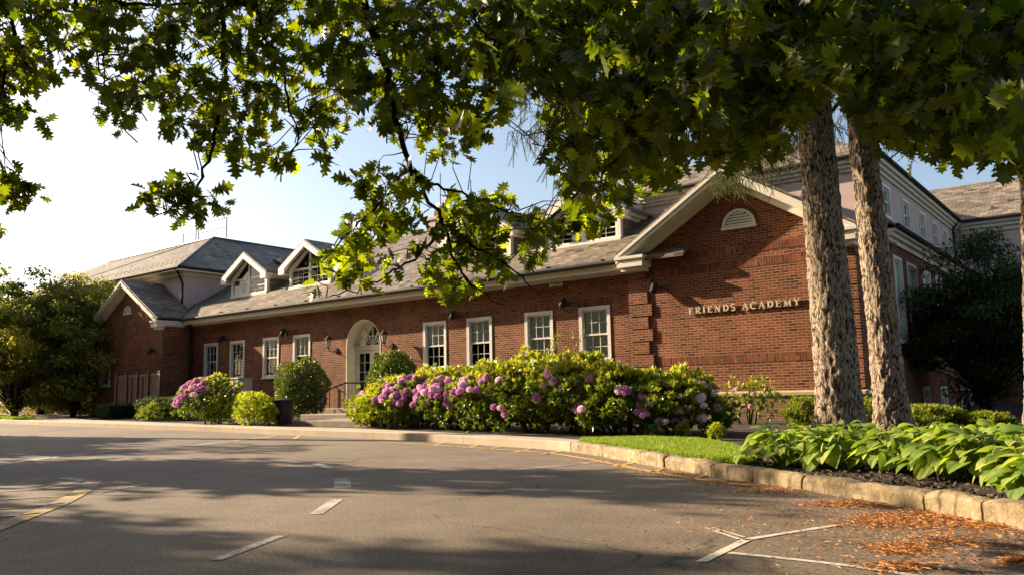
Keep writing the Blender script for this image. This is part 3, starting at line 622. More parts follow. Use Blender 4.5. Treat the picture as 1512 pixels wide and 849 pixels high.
# half round louvred vent
def vent(cx, z0, r, y):
    mb = MB(); A = np.linspace(math.pi, 0, 17)
    for a, b in zip(A, A[1:]): mb.prism([(cx+q*math.cos(t_), y-.05, z0+q*math.sin(t_)) for q, t_ in ((r, a), (r, b), (r-.07, b), (r-.07, a))], (0, .06, 0))
    mb.box(cx-r-.02, y-.06, z0-.07, cx+r+.02, y+.01, z0)
    v = bpart(mb, 'vent', 'trim', 'white half round louvred vent')
    mb = MB(); n = 5
    for k in range(n):
        z = z0+.02+k*(r-.08)/n; hw = math.sqrt(max(.001, (r-.07)**2-(z-z0+.03)**2)); mb.prism([(cx-hw, y-.045, z), (cx-hw, y-.038, z-.008), (cx-hw, y-.005, z+.045), (cx-hw, y-.012, z+.053)], (2*hw, 0, 0))
    mb.build('slat', 'trim', v); mb = MB(); mb.add([(cx, y-.004, z0)]+[(cx+(r-.07)*math.cos(a), y-.004, z0+(r-.07)*math.sin(a)) for a in A], [(0, i, i+1) for i in range(1, 17)]); mb.build('backing', 'interior', v)
    mb = MB(); 
    for a, b in zip(A, A[1:]): mb.prism([(cx+q*math.cos(t_), y-.007, z0+q*math.sin(t_)) for q, t_ in ((r+.11, a), (r+.11, b), (r, b), (r, a))], (0, .02, 0))
    mb.build('brick_arch', 'soldier', v)
vent(-7.8, 5.03, .44, GY)
# far left gabled wing
LX0, LX1, LY = -39.4, -33.3, 18.43
mb = MB(); lc = (LX0+LX1)/2; holes = [(-38.75, -37.75, 1.7, 3.1)]
wall_xz(mb, LX0, LX1, -.3, 4.4, LY, holes); mb.add([(LX0, LY, 4.4), (LX1, LY, 4.4), (lc, LY, 4.4+.6*(lc-LX0))], [(0, 1, 2)])
mb.add([(LX1, LY, -.3), (LX1, 20.1, -.3), (LX1, 20.1, 4.45), (LX1, LY, 4.45)], [(0, 1, 2, 3)]); mb.add([(LX0, LY, -.3), (LX0, LY, 4.45), (LX0, 26, 4.45), (LX0, 26, -.3)], [(0, 1, 2, 3)])
bpart(mb, 'wing_wall', 'brick', 'shaded brick wall of the small gabled wing at the far left')
window((-38.75, LY+.005, 1.7), 1.0, 1.4, 'blind', .7)
gable_roof(-39.6, -33.1, 18.05, 20.05, 4.5, SL, 'slate roof of the small left gable')
rakes(-39.6, -33.1, 18.05, LY, 4.5, SL, .2, .16, .5)
mb = MB(); mb.box(-33.17, LY+.0, 4.2, -33.1, 19.36, 4.40); mb.box(-33.29, LY, 4.15, -33.17, 19.36, 4.38); bpart(mb, 'side_cornice', 'trim')
vent(-36.35, 4.95, .33, LY)
mb = MB(); gutter(mb, (-33.05, 18.1, 4.47), (-33.05, 19.3, 4.47), .05); mb.tube([(-33.1, 19.35, 4.45), (-33.15, 19.6, 4.2), (-33.18, 19.68, 4.0), (-33.18, 19.68, .2)], .05, 8); bpart(mb, 'downspout', 'dark')
mb = MB(); mb.tube([(-33.2, 19.25, 4.56), (-34.5, 20.6, 5.36)], .04, 6); bpart(mb, 'valley_flashing', 'lead')
mb = MB(); mb.box(-56, 20.0, -.3, LX0, 20.3, 4.0); bpart(mb, 'wall', 'brick', 'shaded brick wall behind the far left trees')
# left upper storey: pink stucco block under a broad hipped slate roof
LBX, LBY = -34.5, 20.0; HX, HY, HZ = -34.0, 19.5, 6.98; PK = 4.3; LL = -56.5
mb = MB(); mb.box(LL+.5, LBY, 4.0, LBX, 40, 6.74); bpart(mb, 'upper_storey', 'pink', 'pink stucco upper storey behind the small gable')
mb = MB(); mb.box(LL+.3, LBY-.05, 6.66, LBX+.05, 40.1, 6.80); mb.box(LL, HY, 6.80, HX, 40.3, 6.86); mb.box(LL-.0, HY, 6.86, HX+.0, HY+.05, 6.89); mb.box(HX-.05, HY+.05, 6.86, HX, 40.3, 6.95); bpart(mb, 'eaves_board', 'trim')
mb = MB(); gutter(mb, (LL, HY-.04, 6.93), (HX, HY-.04, 6.93), .07); gutter(mb, (HX+.04, HY, 6.93), (HX+.04, 40, 6.93), .07); mb.tube([(HX-.3, HY-.02, 6.9), (HX-.42, HY+.2, 6.7), (LBX+.08, LBY-.08, 6.25), (LBX+.08, LBY-.08, 5.35)], .055, 8); bpart(mb, 'gutter', 'dark')
mb = MB(); s1 = .57
mb.add([(LL, HY, HZ), (HX, HY, HZ), (HX-PK, HY+PK, HZ+s1*PK), (LL+PK*1.6, HY+PK, HZ+s1*PK)], [(0, 1, 2, 3)])
mb.add([(HX, HY, HZ), (HX, 41, HZ), (HX-PK, 41-PK, HZ+s1*PK), (HX-PK, HY+PK, HZ+s1*PK)], [(0, 1, 2, 3)])
mb.add([(LL, HY, HZ), (LL+PK*1.6, HY+PK, HZ+s1*PK), (LL+PK*1.6, 41-PK, HZ+s1*PK), (LL, 41, HZ)], [(0, 1, 2, 3)])
cx_, cy_ = HX-PK-2.6, HY+PK+2.6; zt_ = HZ+s1*PK
for q in ([(LL+PK*1.6, HY+PK, zt_+.02), (HX-PK, HY+PK, zt_+.02), (cx_, cy_, zt_+.62), (LL+PK*1.6+2, cy_, zt_+.3)], [(HX-PK, HY+PK, zt_+.02), (HX-PK, 41-PK, zt_+.02), (cx_, 38-PK, zt_+.62), (cx_, cy_, zt_+.62)]): mb.add(q, [(0, 1, 2, 3)])
hr = bpart(mb, 'hipped_roof', 'slate', 'broad hipped slate roof over the left block')
mb = MB(); mb.tube([(HX, HY, HZ+.02), (HX-PK, HY+PK, HZ+s1*PK+.02)], .05, 6); mb.tube([(LL+PK*1.6, HY+PK, zt_+.03), (HX-PK, HY+PK, zt_+.03), (HX-PK, 41-PK, zt_+.03)], .06, 6); mb.tube([(LL+7, HY+.05, HZ+.05), (HX-PK-1.5, HY+PK, zt_+.02)], .025, 5); mb.build('hip_flashing', 'lead', hr)
mb = MB()
for a in np.linspace(LL+2, HX-1, 46):
    for r_ in (.55, .85): mb.box(a, HY+r_, HZ+s1*r_, a+.1, HY+r_+.03, HZ+s1*r_+.09)
mb.build('snow_guard_rows', 'lead', hr)['kind'] = 'stuff'
# railing on the roof, lightning rod
RR = empty('roof_railing', (HX-PK-4, HY+PK, zt_), 'small grey pipe railing on top of the far left hipped roof', 'railing')
q0 = PY(263, 352, HY+PK); q1 = PY(281, 349, HY+PK); 
mb = MB()
for xa, xb in ((q0[0], q0[0]+1.3), (q0[0]+1.55, q0[0]+4.2)):
    for z in (zt_+.55, zt_+1.05): mb.tube([(xa, HY+PK+.3, z), (xb, HY+PK+.3, z)], .025, 6)
mb.build('rail', 'grey', RR)
for dx in (0, 1.3, 1.55, 4.2):
    mb = MB(); mb.tube([(q0[0]+dx, HY+PK+.3, zt_-.05), (q0[0]+dx, HY+PK+.3, zt_+1.07)], .03, 6); mb.build('post', 'grey', RR)
mb = MB(); mb.tube([(cx_, cy_, zt_+.5), (cx_, cy_, zt_+1.6)], [.03, .012], 5); o = mb.build('lightning_rod', 'metal'); tag(o, 'thin lightning rod standing on the peak of the left hipped roof', 'lightning rod')
# --- dormers
def dormer(cx):
    yf = 20.75; zb = EZ+SL*(yf-EY)-.04; hw = 1.30; ze = 6.33; za = ze+.6*1.64; mb = MB(); yb0 = EY+(ze-EZ)/SL
    for sg in (-1, 1):
        x = cx+sg*hw; mb.add([(x, yf, zb-.02), (x, yf, ze), (x, yb0, ze)], [(0, 1, 2) if sg > 0 else (0, 2, 1)], 1)     # slate cheek
        mb.box(x-sg*.13, yf-.02, zb-.04, x+sg*.01, yf+.12, ze-.02)
        mb.box(x+sg*.005, yf+.12, ze-.17, x+sg*.20, yb0, ze-.02); mb.box(x+sg*.005, yf+.12, ze-.26, x+sg*.05, yb0-.2, ze-.17)
    mb.box(cx-hw-.02, yf-.07, zb-.06, cx+hw+.02, yf+.10, zb+.07)
    d = bpart(mb, 'dormer', ['white', 'slate'])
    mb = MB(); yF, yB = yf-.32, EY+(za-EZ)/SL+.1
    for sg in (-1, 1):
        mb.prism([(cx+sg*1.66, yF, ze-.02), (cx, yF, za), (cx, yB, za), (cx+sg*1.66, yB-1.4, ze-.02)], (0, 0, -.07))
    mb.build('dormer_roof', 'slate', d)
    mb = MB()
    for sg in (-1, 1):
        xe = cx+sg*1.64; mb.prism([(xe, yF-.02, ze-.09), (cx, yF-.02, za-.07), (cx, yF-.02, za-.31), (xe-sg*.38, yF-.02, ze-.09-.01), (xe-sg*.38, yF-.02, ze-.33), (xe, yF-.02, ze-.33)], (0, .07, 0))
        mb.prism([(xe, yF+.05, ze-.10), (cx, yF+.05, za-.08), (cx, yF+.05, za-.12), (xe, yF+.05, ze-.14)], (0, .27, 0))
        mb.box(xe, yF+.05, ze-.33, xe-sg*.34, yf-.02, ze-.28)
        mb.prism([(cx+sg*hw, yf-.03, ze-.06), (cx, yf-.03, za-.22), (cx, yf-.03, za-.36), (cx+sg*hw, yf-.03, ze-.20)], (0, .1, 0))
    mb.build('rake_board', 'white', d)
    # glazing
    mb = MB(); gx = hw-.13; z0 = zb+.07; zt = ze-.17; zp = za-.30; f = .05
    mb.box(cx-gx, yf, z0, cx+gx, yf+.05, z0+.07); mb.box(cx-gx, yf, zt-.03, cx+gx, yf+.05, zt+.05); mb.box(cx-.055, yf-.012, z0, cx+.055, yf+.06, zp-.02)
    for sg in (-1, 1):
        a, b = (cx-gx, cx-.055) if sg < 0 else (cx+.055, cx+gx)
        mb.box(a, yf+.003, z0+.07, a+f, yf+.045, zt-.03); mb.box(b-f, yf+.003, z0+.07, b, yf+.045, zt-.03); zm = (z0+zt)/2; mb.box(a+f, yf+.003, zm-.018, b-f, yf+.045, zm+.018)
        for k in (1, 2): x = a+f+(b-a-2*f)*k/3; mb.box(x-.005, yf+.012, z0+.07, x+.006, yf+.035, zt-.03)
        for z in ((z0+zm)/2+.02, (zm+zt)/2): mb.box(a+f, yf+.014, z-.004, b-f, yf+.033, z+.004)
        mb.prism([(cx+sg*gx, yf+.002, zt+.05), (cx+sg*gx, yf+.002, zt+.10), (cx, yf+.002, zp+.04), (cx, yf+.002, zp-.04), (cx+sg*(gx-.18), yf+.002, zt+.05)], (0, .045, 0))
    y1 = yf+.8
    for q in ([(cx-gx, y1, z0), (cx+gx, y1, z0), (cx+gx, y1, za-.3), (cx-gx, y1, za-.3)], [(cx-gx, yf+.06, z0), (cx-gx, y1, z0), (cx-gx, y1, ze), (cx-gx, yf+.06, ze)], [(cx+gx, yf+.06, z0), (cx+gx, y1, z0), (cx+gx, y1, ze), (cx+gx, yf+.06, ze)], [(cx-gx, yf+.06, z0), (cx+gx, yf+.06, z0), (cx+gx, y1, z0), (cx-gx, y1, z0)]): mb.add(q, [(0, 1, 2, 3)], 1)
    w = mb.build('dormer_window', ['white', 'interior'], d)
    mb = MB(); mb.add([(cx-gx, yf+.024, z0), (cx+gx, yf+.024, z0), (cx+gx, yf+.024, zt+.06), (cx, yf+.024, zp+.02), (cx-gx, yf+.024, zt+.06)], [(0, 1, 2, 3, 4)]); mb.build('pane', 'glass', d)
for cx in (-30.5, -26.35, -17.35, -13.22): dormer(cx)
# ridge chimney
c0 = PY(628, 345, 25.2); c1 = PY(655, 345, 25.2); ct = PY(640, 325, 25.2)[2]
mb = MB(); mb.box(c0[0], 25.2, 7, c1[0]+.1, 26.2, ct); mb.box(c0[0]-.06, 25.14, ct, c1[0]+.16, 26.26, ct+.12); ch = mb.build('chimney', 'pink', roof)
mb = MB(); cc = (c0[0]+c1[0])/2+.1; mb.box(cc-.3, 25.4, ct+.12, cc+.45, 26, ct+.45); mb.build('chimney_cap', 'brick', roof)
for px_, top in ((650, 256), (695, 266)):
    p = PY(px_, top, 25.6); mb = MB(); mb.tube([(p[0], 25.6, ct), (p[0], 25.6, p[2])], .02, 5); o = mb.build('antenna_rod', 'dark'); tag(o, 'taller thin rod rising from the chimney on the ridge' if px_ == 650 else 'short thin rod rising behind the middle of the ridge', 'rod')
# --- right: brick side wall with tall windows, pink storey above, rear block
SX = -5.0; mb = MB()
SW = [(22.85, 23.58+.25), (24.4, 25.6), (26.35, 27.5), (28.3, 29.5), (30.3, 31.5)]
bw_ = []
for a, b in ((1408, 1419), (1444, 1453), (1458, 1467), (1469, 1480)):
    ya, yb2 = PX(a, 600, SX)[1], PX(b, 600, SX)[1]; bw_.append((ya, yb2))
def wall_yz(mb, y0, y1, z0, z1, x, holes, depth=.14):
    ys = sorted({y0, y1, *[h[0] for h in holes], *[h[1] for h in holes]}); zs = sorted({z0, z1, *[h[2] for h in holes], *[h[3] for h in holes]})
    for a, b in zip(ys, ys[1:]):
        for c, d in zip(zs, zs[1:]):
            if any(h[0] <= (a+b)/2 <= h[1] and h[2] <= (c+d)/2 <= h[3] for h in holes): continue
            mb.add([(x, a, c), (x, b, c), (x, b, d), (x, a, d)], [(0, 1, 2, 3)])
    for a, b, c, d in holes:
        e = x-depth
        for q in ([(x, a, c), (e, a, c), (e, a, d), (x, a, d)], [(x, b, c), (x, b, d), (e, b, d), (e, b, c)], [(x, a, d), (e, a, d), (e, b, d), (x, b, d)], [(x, a, c), (x, b, c), (e, b, c), (e, a, c)]): mb.add(q, [(0, 1, 2, 3)])
BWH = [(27.6, 28.6, .25, .92), (31.0, 31.9, .25, .92), (32.3, 33.2, .25, .92), (25.2, 26.0, .25, .92)]
wall_yz(mb, 22.3, 34, -.3, 4.7, SX, [(a, b, 2.1, 4.38) for a, b in SW]+BWH)
mb.box(SX+.0, 34, -.3, 9, 34.2, 4.7); bpart(mb, 'side_wall', 'brick', 'shaded brick side wall with tall narrow windows')
for a, b in SW: window((SX-.005, a, 2.1), b-a, 2.28, 'blind', .1, rotz=math.pi/2, cols=3, rows=3)
for a, b, c, d in BWH: window((SX-.005, a, c), b-a, d-c, 'curtain', .4, rotz=math.pi/2, cols=2, rows=1, cw=.07)
mb = MB(); mb.box(SX, 22.35, 4.66, SX+.06, 34, 4.80); mb.box(SX, 22.35, 4.80, SX+.16, 34, 4.90); mb.box(SX, 22.35, 4.90, SX+.26, 34, 4.98); mb.box(SX+.26, 33.75, 4.7, 9, 34, 4.98)
bpart(mb, 'side_cornice', 'trim', 'stepped cream cornice along the right side wall')
mb = MB(); gutter(mb, (SX+.31, 22.3, 5.02), (SX+.31, 33.9, 5.02), .07); bpart(mb, 'gutter', 'dark')
mb = MB(); mb.prism([(SX+.32, 22.3, 5.06), (SX+.32, 34, 5.06), (-5.2, 34, 5.30), (-5.2, 22.3, 5.30)], (0, 0, -.06)); bpart(mb, 'roof', 'slate', 'narrow slate skirt under the pink upper windows')
UX, UY = -5.2, 22.25; UZ = 7.05
mb = MB(); pw = [(a, a+.86, 5.50, 6.42) for a in (23.15, 25.05+.45, 27.7, 29.62, 31.42)]
wall_yz(mb, UY, 34, 4.4, 6.7, UX, pw, .1); mb.add([(-12, UY, 4.4), (UX, UY, 4.4), (UX, UY, 6.7), (-12, UY, 6.7)], [(0, 1, 2, 3)]); mb.box(UX, 34.0-.003, 4.72, 9, 34.2, 6.7)
bpart(mb, 'upper_storey', 'pink', 'pink stucco upper storey with small sash windows on the right')
for a, b, c, d in pw: window((UX-.003, a, c), b-a, d-c, 'blind', .5, rotz=math.pi/2, cols=2, rows=1, cw=.08)
mb = MB(); mb.box(-12, UY-.06, 6.62, UX+.06, 34, 6.70+.02); mb.box(-12, UY-.14, 6.72, UX+.14, 34, 6.82); mb.box(-12, UY-.22, 6.82, UX+.22, 34, 6.96)
mb.box(UX+.22, 33.94, 6.5, 9, 34.0, 6.66); mb.box(UX+.22, 33.86, 6.66, 9, 34.0, 6.80); mb.box(UX+.22, 33.78, 6.80, 9, 34.0, 6.92); bpart(mb, 'upper_cornice', 'trim')
mb = MB(); gutter(mb, (-12, UY-.27, 6.98), (UX+.27, UY-.27, 6.98), .06); gutter(mb, (UX+.27, UY-.27, 6.98), (UX+.27, 33.7, 6.98), .06); gutter(mb, (UX+.3, 33.72, 6.96), (9, 33.72, 6.96), .06)
mb.tube([(UX+.25, 33.3, 6.95), (UX+.08, 33.2, 6.6), (UX+.08, 33.2, 5.3)], .05, 8); bpart(mb, 'gutter', 'dark')
mb = MB(); e0, f0 = UX+.25, UY-.25; pk = 1.75
mb.add([(-12, f0, UZ-.05), (e0, f0, UZ-.05), (e0-pk, f0+pk, UZ+SL*pk), (-12, f0+pk, UZ+SL*pk)], [(0, 1, 2, 3)]); mb.add([(e0, f0, UZ-.05), (e0, 35.5, UZ-.05), (e0-pk, 35.5, UZ+SL*pk), (e0-pk, f0+pk, UZ+SL*pk)], [(0, 1, 2, 3)])
mb.add([(-12, f0+pk, UZ+SL*pk), (e0-pk, f0+pk, UZ+SL*pk), (e0-pk, 35, UZ+SL*pk), (-12, 35, UZ+SL*pk)], [(0, 1, 2, 3)])
mb.add([(e0+.05, 33.7, UZ-.08), (9, 33.7, UZ-.08), (9, 37.0, UZ+SL*3.3), (-9, 37.0, UZ+SL*3.3), (-7, 33.7, UZ-.08)], [(0, 1, 2, 3, 4)])
mb.add([(-9, 37, UZ+SL*3.3), (9, 37, UZ+SL*3.3), (9, 43, UZ-.1), (-9, 43, UZ-.1)], [(0, 1, 2, 3)])
hr2 = bpart(mb, 'roof', 'slate', 'hipped slate roof over the pink storey on the right')
mb = MB()
for k in range(8):
    for r_, o_ in ((.7, 0), (1.1, .5)): x = -4+k*1.0+o_; mb.box(x, 33.7+r_, UZ+SL*r_-.05, x+.09, 33.75+r_, UZ+SL*r_+.06)
mb.build('snow_guard_rows', 'lead', hr2)['kind'] = 'stuff'

# ================================================================== THINGS ON AND BY THE BUILDING
# raised serif letters
def letters(text, x0, x1, zb, h, y):
    st = .040; th = .018; root = empty('wall_lettering', ((x0+x1)/2, y, zb), 'raised cream serif letters reading FRIENDS ACADEMY on the brick gable', 'sign')
    def seg(mb, a, b, w):
        a = np.array(a, float); b = np.array(b, float); d = b-a; d /= np.linalg.norm(d); n = np.array([-d[1], d[0]])*w/2; q = [a+n, a-n, b-n, b+n]
        mb.prism([(p[0], -.03, p[1]) for p in q], (0, .02, 0))
    def arcs(mb, cx, cz, rx, rz, a0, a1, w0=th, w1=st):
        A = np.linspace(a0, a1, 15)
        for a, b in zip(A, A[1:]):
            f = abs(math.cos((a+b)/2)); w = w0+(w1-w0)*f; P = [(cx+(rx-w/2*k)*math.cos(t_), -.03, cz+(rz-w/2*k)*math.sin(t_)) for k, t_ in ((-1, a), (-1, b), (1, b), (1, a))]; mb.prism(P, (0, .02, 0))
    def ser(mb, x, z, w=.075): mb.box(x-w/2, -.03, z-.006, x+w/2, -.01, z+.006)
    def glyph(c, h):
        mb = MB(); P = math.pi
        if c in 'FEDRI': seg(mb, (.04, 0), (.04, h), st); ser(mb, .04, .006); ser(mb, .04, h-.006)
        if c == 'F': seg(mb, (.04, h-th/2), (.125, h-th/2), th); seg(mb, (.04, h*.52), (.105, h*.52), th); seg(mb, (.122, h), (.122, h-.04), th*.7); w = .135
        if c == 'E': seg(mb, (.04, h-th/2), (.13, h-th/2), th); seg(mb, (.04, h*.52), (.11, h*.52), th); seg(mb, (.04, th/2), (.13, th/2), th); seg(mb, (.127, h), (.127, h-.04), th*.7); seg(mb, (.13, 0), (.13, .04), th*.7); w = .145
        if c == 'I': w = .08
        if c == 'D': arcs(mb, .05, h/2, .10, h/2-th/2, -P/2, P/2); w = .165
        if c == 'R': arcs(mb, .06, h*.745, .065, h*.245, -P/2, P/2); seg(mb, (.04, h-th/2), (.06, h-th/2), th); seg(mb, (.04, h*.5), (.06, h*.5), th); seg(mb, (.075, h*.5), (.145, .0), st*.9); ser(mb, .15, .006, .05); w = .16
        if c == 'N': seg(mb, (.03, 0), (.03, h), th); seg(mb, (.03, h), (.15, 0), st); seg(mb, (.15, 0), (.15, h), th); ser(mb, .03, .006, .06); ser(mb, .02, h-.006, .06); ser(mb, .15, h-.006, .06); w = .18
        if c == 'M': seg(mb, (.03, 0), (.04, h), th); seg(mb, (.04, h), (.10, .01), st); seg(mb, (.10, .01), (.165, h), th); seg(mb, (.165, h), (.175, 0), st); ser(mb, .03, .006, .06); ser(mb, .175, .006, .07); ser(mb, .035, h-.006, .05); ser(mb, .17, h-.006, .05); w = .205
        if c == 'A': seg(mb, (.02, 0), (.085, h), th); seg(mb, (.085, h), (.15, 0), st); seg(mb, (.045, h*.35), (.125, h*.35), th); ser(mb, .02, .006, .055); ser(mb, .15, .006, .065); w = .17
        if c == 'C': arcs(mb, .09, h/2, .075, h/2-th/2, P*.28, P*1.72); seg(mb, (.145, h-.01), (.145, h-.05), th*.7); w = .16
        if c == 'Y': seg(mb, (.08, 0), (.08, h*.48), st); seg(mb, (.08, h*.46), (.02, h), st*.9); seg(mb, (.08, h*.46), (.145, h), th); ser(mb, .08, .006); ser(mb, .02, h-.006, .06); ser(mb, .145, h-.006, .055); w = .165
        if c == 'S': arcs(mb, .06, h*.74, .045, h*.25, P*.15, P*1.5, th, st*.8); arcs(mb, .06, h*.26, .048, h*.25, -P*.85, P*.5, th, st*.8); w = .12
        return mb, w
    items = []; x = 0
    for c in text:
        if c == ' ': x += .13; continue
        mb, w = glyph(c, h); items.append((c, mb, x)); x += w+.058
    sc = (x1-x0)/(x-.058)
    for c, mb, xx in items:
        mb.v = [(x0+(v[0]+xx)*sc, v[1]*1.6+y, zb+v[2]) for v in mb.v]; mb.build('raised_letter_'+c.lower(), 'letter', root)
letters('FRIENDS ACADEMY', -9.27, -6.38, 2.905, .175, GY-.012)
def flood(x, z, y, label, s=1.):
    e = empty('wall_floodlight', (x, y, z), label, 'floodlight', 'small floodlights along the brick walls'); mb = MB()
    mb.box(x-.05*s, y-.03, z-.06*s, x+.05*s, y-.001, z+.06*s); mb.tube([(x, y-.02, z), (x, y-.10*s, z+.02)], .015, 6); mb.build('bracket', 'dark', e)
    mb = MB(); mb.tube([(x, y-.08*s, z+.12*s), (x, y-.10*s, z+.10*s), (x, y-.19*s, z-.07*s), (x, y-.20*s, z-.09*s)], [.03*s, .065*s, .075*s, .07*s], 10); mb.build('lamp_head', 'dark', e, smooth=True)
for i, (x, z, y, l) in enumerate([(-30.75, 3.50, D, 'dark bullet floodlight between the two leftmost windows of the long wall'), (-26.52, 3.50, D, 'dark bullet floodlight between the third and fourth windows from the left'), (-17.62, 3.50, D, 'dark bullet floodlight above and between the fifth and sixth windows'), (-13.30, 3.54, D, 'dark bullet floodlight between the two windows nearest the lettered gable'), (-10.18, 3.66, GY, 'dark square floodlight beside the corner quoins of the lettered gable'), (-33.95, 3.1, LY, 'small floodlight on the shaded wall of the far left wing')]): flood(x, z, y, l, 1.25)
p = PY(825, 420, D); e = empty('security_light', (p[0], D, p[2]), 'white twin head security light under the cornice near the gable', 'security light'); mb = MB(); mb.box(p[0]-.06, D-.05, p[2]-.05, p[0]+.06, D-.001, p[2]+.05); mb.build('base', 'white', e)
for sg in (-1, 1): mb = MB(); mb.tube([(p[0]+sg*.06, D-.05, p[2]), (p[0]+sg*.16, D-.10, p[2]-.01), (p[0]+sg*.20, D-.17, p[2]-.03)], [.03, .05, .055], 8); mb.build('lamp_head', 'white', e, smooth=True)
def lantern(x, z, label):
    y = D; e = empty('wall_lantern', (x, y, z), label, 'wall lantern', 'lanterns flanking the arched doors'); mb = MB()
    mb.tube([(x, y-.002, z), (x, y-.05, z)], [.12, .09], 12); mb.build('wall_plate', 'dark', e)
    mb = MB(); a = [(x, y-.05, z), (x, y-.16, z-.05), (x, y-.28, z-.03), (x, y-.36, z+.05), (x, y-.38, z+.12)]; mb.tube(a, .015, 6); mb.build('arm', 'dark', e, smooth=True)
    yc = y-.38; z0 = z+.12; mb = MB()
    for k in range(6):
        an = k*math.pi/3; mb.tube([(x+.055*math.cos(an), yc+.055*math.sin(an), z0), (x+.105*math.cos(an), yc+.105*math.sin(an), z0+.27)], .008, 4)
    mb.tube([(x, yc, z0-.06), (x, yc, z0)], [.02, .06], 8); mb.tube([(x, yc, z0+.27), (x, yc, z0+.31), (x, yc, z0+.38), (x, yc, z0+.42), (x, yc, z0+.48)], [.145, .13, .06, .02, .008], 12); mb.build('lantern_cage', 'dark', e)
    mb = MB(); mb.tube([(x, yc, z0+.01), (x, yc, z0+.265)], [.05, .098], 6); mb.build('glass_shade', 'sconceglass', e)
lantern(-23.55, 2.66, 'black and white glass lantern on the wall left of the arched doors'); lantern(-20.62, 2.68, 'black and white glass lantern on the wall right of the arched doors')
mb = MB(); p = PY(468, 540, D); mb.box(p[0]-.10, D-.03, p[2]-.12, p[0]+.10, D-.001, p[2]+.12); mb.box(p[0]-.085, D-.034, p[2]-.105, p[0]+.085, D-.03, p[2]+.105); tag(mb.build('wall_plaque', 'white', bevel=.005), 'small white square plaque on the wall left of the doors', 'plaque')
mb = MB(); mb.box(-8.22, GY-.085, .54, -7.86, GY-.06, .71); tag(mb.build('date_stone', 'gold', bevel=.006), 'pale stone tablet low on the gable base wall', 'tablet')
# steps and landing
ST = empty('entrance_steps', (-19., 16, .2), 'low stone entrance steps leading up to the arched doors', 'steps')
z_ = .58
for k, (yf, zt2) in enumerate([(18.5, .575), (15.6, .465), (13.9, .355)]):
    mb = MB(); xa, xb = ((-23.9, -19.4), (-20.2, -16.4), (-18.3, -15.2))[k]; mb.box(xa, yf, .0, xb, (D, 18.5, 15.6)[k], zt2); mb.build('landing' if k == 0 else 'tread', 'step', ST, bevel=.02)
def handrail(x, name, label):
    e = empty(name, (x, 18.3, .575), label, 'handrail', 'handrails on the entrance steps'); mb = MB()
    mb.tube([(x, D-.06, 1.42), (x, 17.95, 1.42), (x, 17.0, 1.12), (x, 16.9, 1.08)], .024, 8); mb.tube([(x, D-.06, .70), (x, 17.95, .70)], .012, 6); mb.build('rail', 'black', e, smooth=False)
    for y in (19.7, 17.95, 16.95): mb = MB(); mb.tube([(x, y, .1 if y < 17.5 else .57), (x, y, 1.4 if y > 17 else 1.1)], .02, 6); mb.build('post', 'black', e)
    mb = MB()
    for k in range(11): y = 18.1+k*.145; mb.tube([(x, y, .7), (x, y, 1.41)], .008, 4)
    mb.build('balusters', 'black', e)
handrail(-23.8, 'iron_handrail', 'black iron handrail on the left of the entrance landing'); handrail(-20.9, 'iron_handrail', 'iron handrail on the right of the entrance steps')
# litter bin
bp = Vector(tuple(G(417, 627, .12))); bp.z = float(hgt(bp.x, bp.y))+.12; e = empty('litter_bin', bp, 'round black slatted metal litter bin at the foot of the steps', 'bin'); mb = MB()
for k in range(28):
    a = 2*math.pi*k/28; c, s = math.cos(a), math.sin(a); q = [(bp.x+(r_)*c-w*s, bp.y+(r_)*s+w*c, z) for r_, w, z in ((.27, -.02, bp.z+.04), (.27, .02, bp.z+.04), (.30, .022, bp.z+.66), (.30, -.022, bp.z+.66))]; mb.prism(q, (-c*.01, -s*.01, 0))
mb.build('slats', 'black', e); mb = MB(); mb.tube([bp+Vector((0, 0, .02)), bp+Vector((0, 0, .62))], [.24, .27], 20); mb.build('liner', 'black', e)
mb = MB(); A = [bp+Vector((.31*math.cos(a), .31*math.sin(a), .67)) for a in np.linspace(0, 2*math.pi, 25)]; mb.tube(A, .025, 6); mb.build('rim', 'black', e, smooth=True); mb = MB(); mb.tube([bp+Vector((.285*math.cos(a), .285*math.sin(a), .06)) for a in np.linspace(0, 2*math.pi, 25)], .018, 6); mb.tube([bp+Vector((0, 0, .64)), bp+Vector((0, 0, .70)), bp+Vector((0, 0, .73))], [.29, .22, .05], 20); mb.build('ring_and_lid', 'black', e, smooth=True)
# electrical cabinet
ex, ey = -27.5, 18.4; ez = .3; e = empty('utility_cabinet', (ex, ey, ez), 'grey metal utility cabinet standing against the wall under the windows', 'utility box')
mb = MB(); mb.box(ex-.42, ey-.35, ez-.2, ex+.42, ey+.3, ez+.1); mb.build('plinth', 'concrete', e)
mb = MB(); mb.box(ex-.40, ey-.32, ez+.1, ex+.40, ey+.28, ez+1.42); mb.box(ex-.43, ey-.35, ez+1.42, ex+.43, ey+.31, ez+1.47); mb.build('body', 'grey', e, bevel=.012)
mb = MB(); mb.box(ex-.34, ey-.335, ez+.2, ex+.34, ey-.318, ez+1.34); mb.build('door', 'grey', e, bevel=.004)
mb = MB(); mb.box(ex-.30, ey-.35, ez+.75, ex-.24, ey-.334, ez+.95); mb.build('latch', 'dark', e)
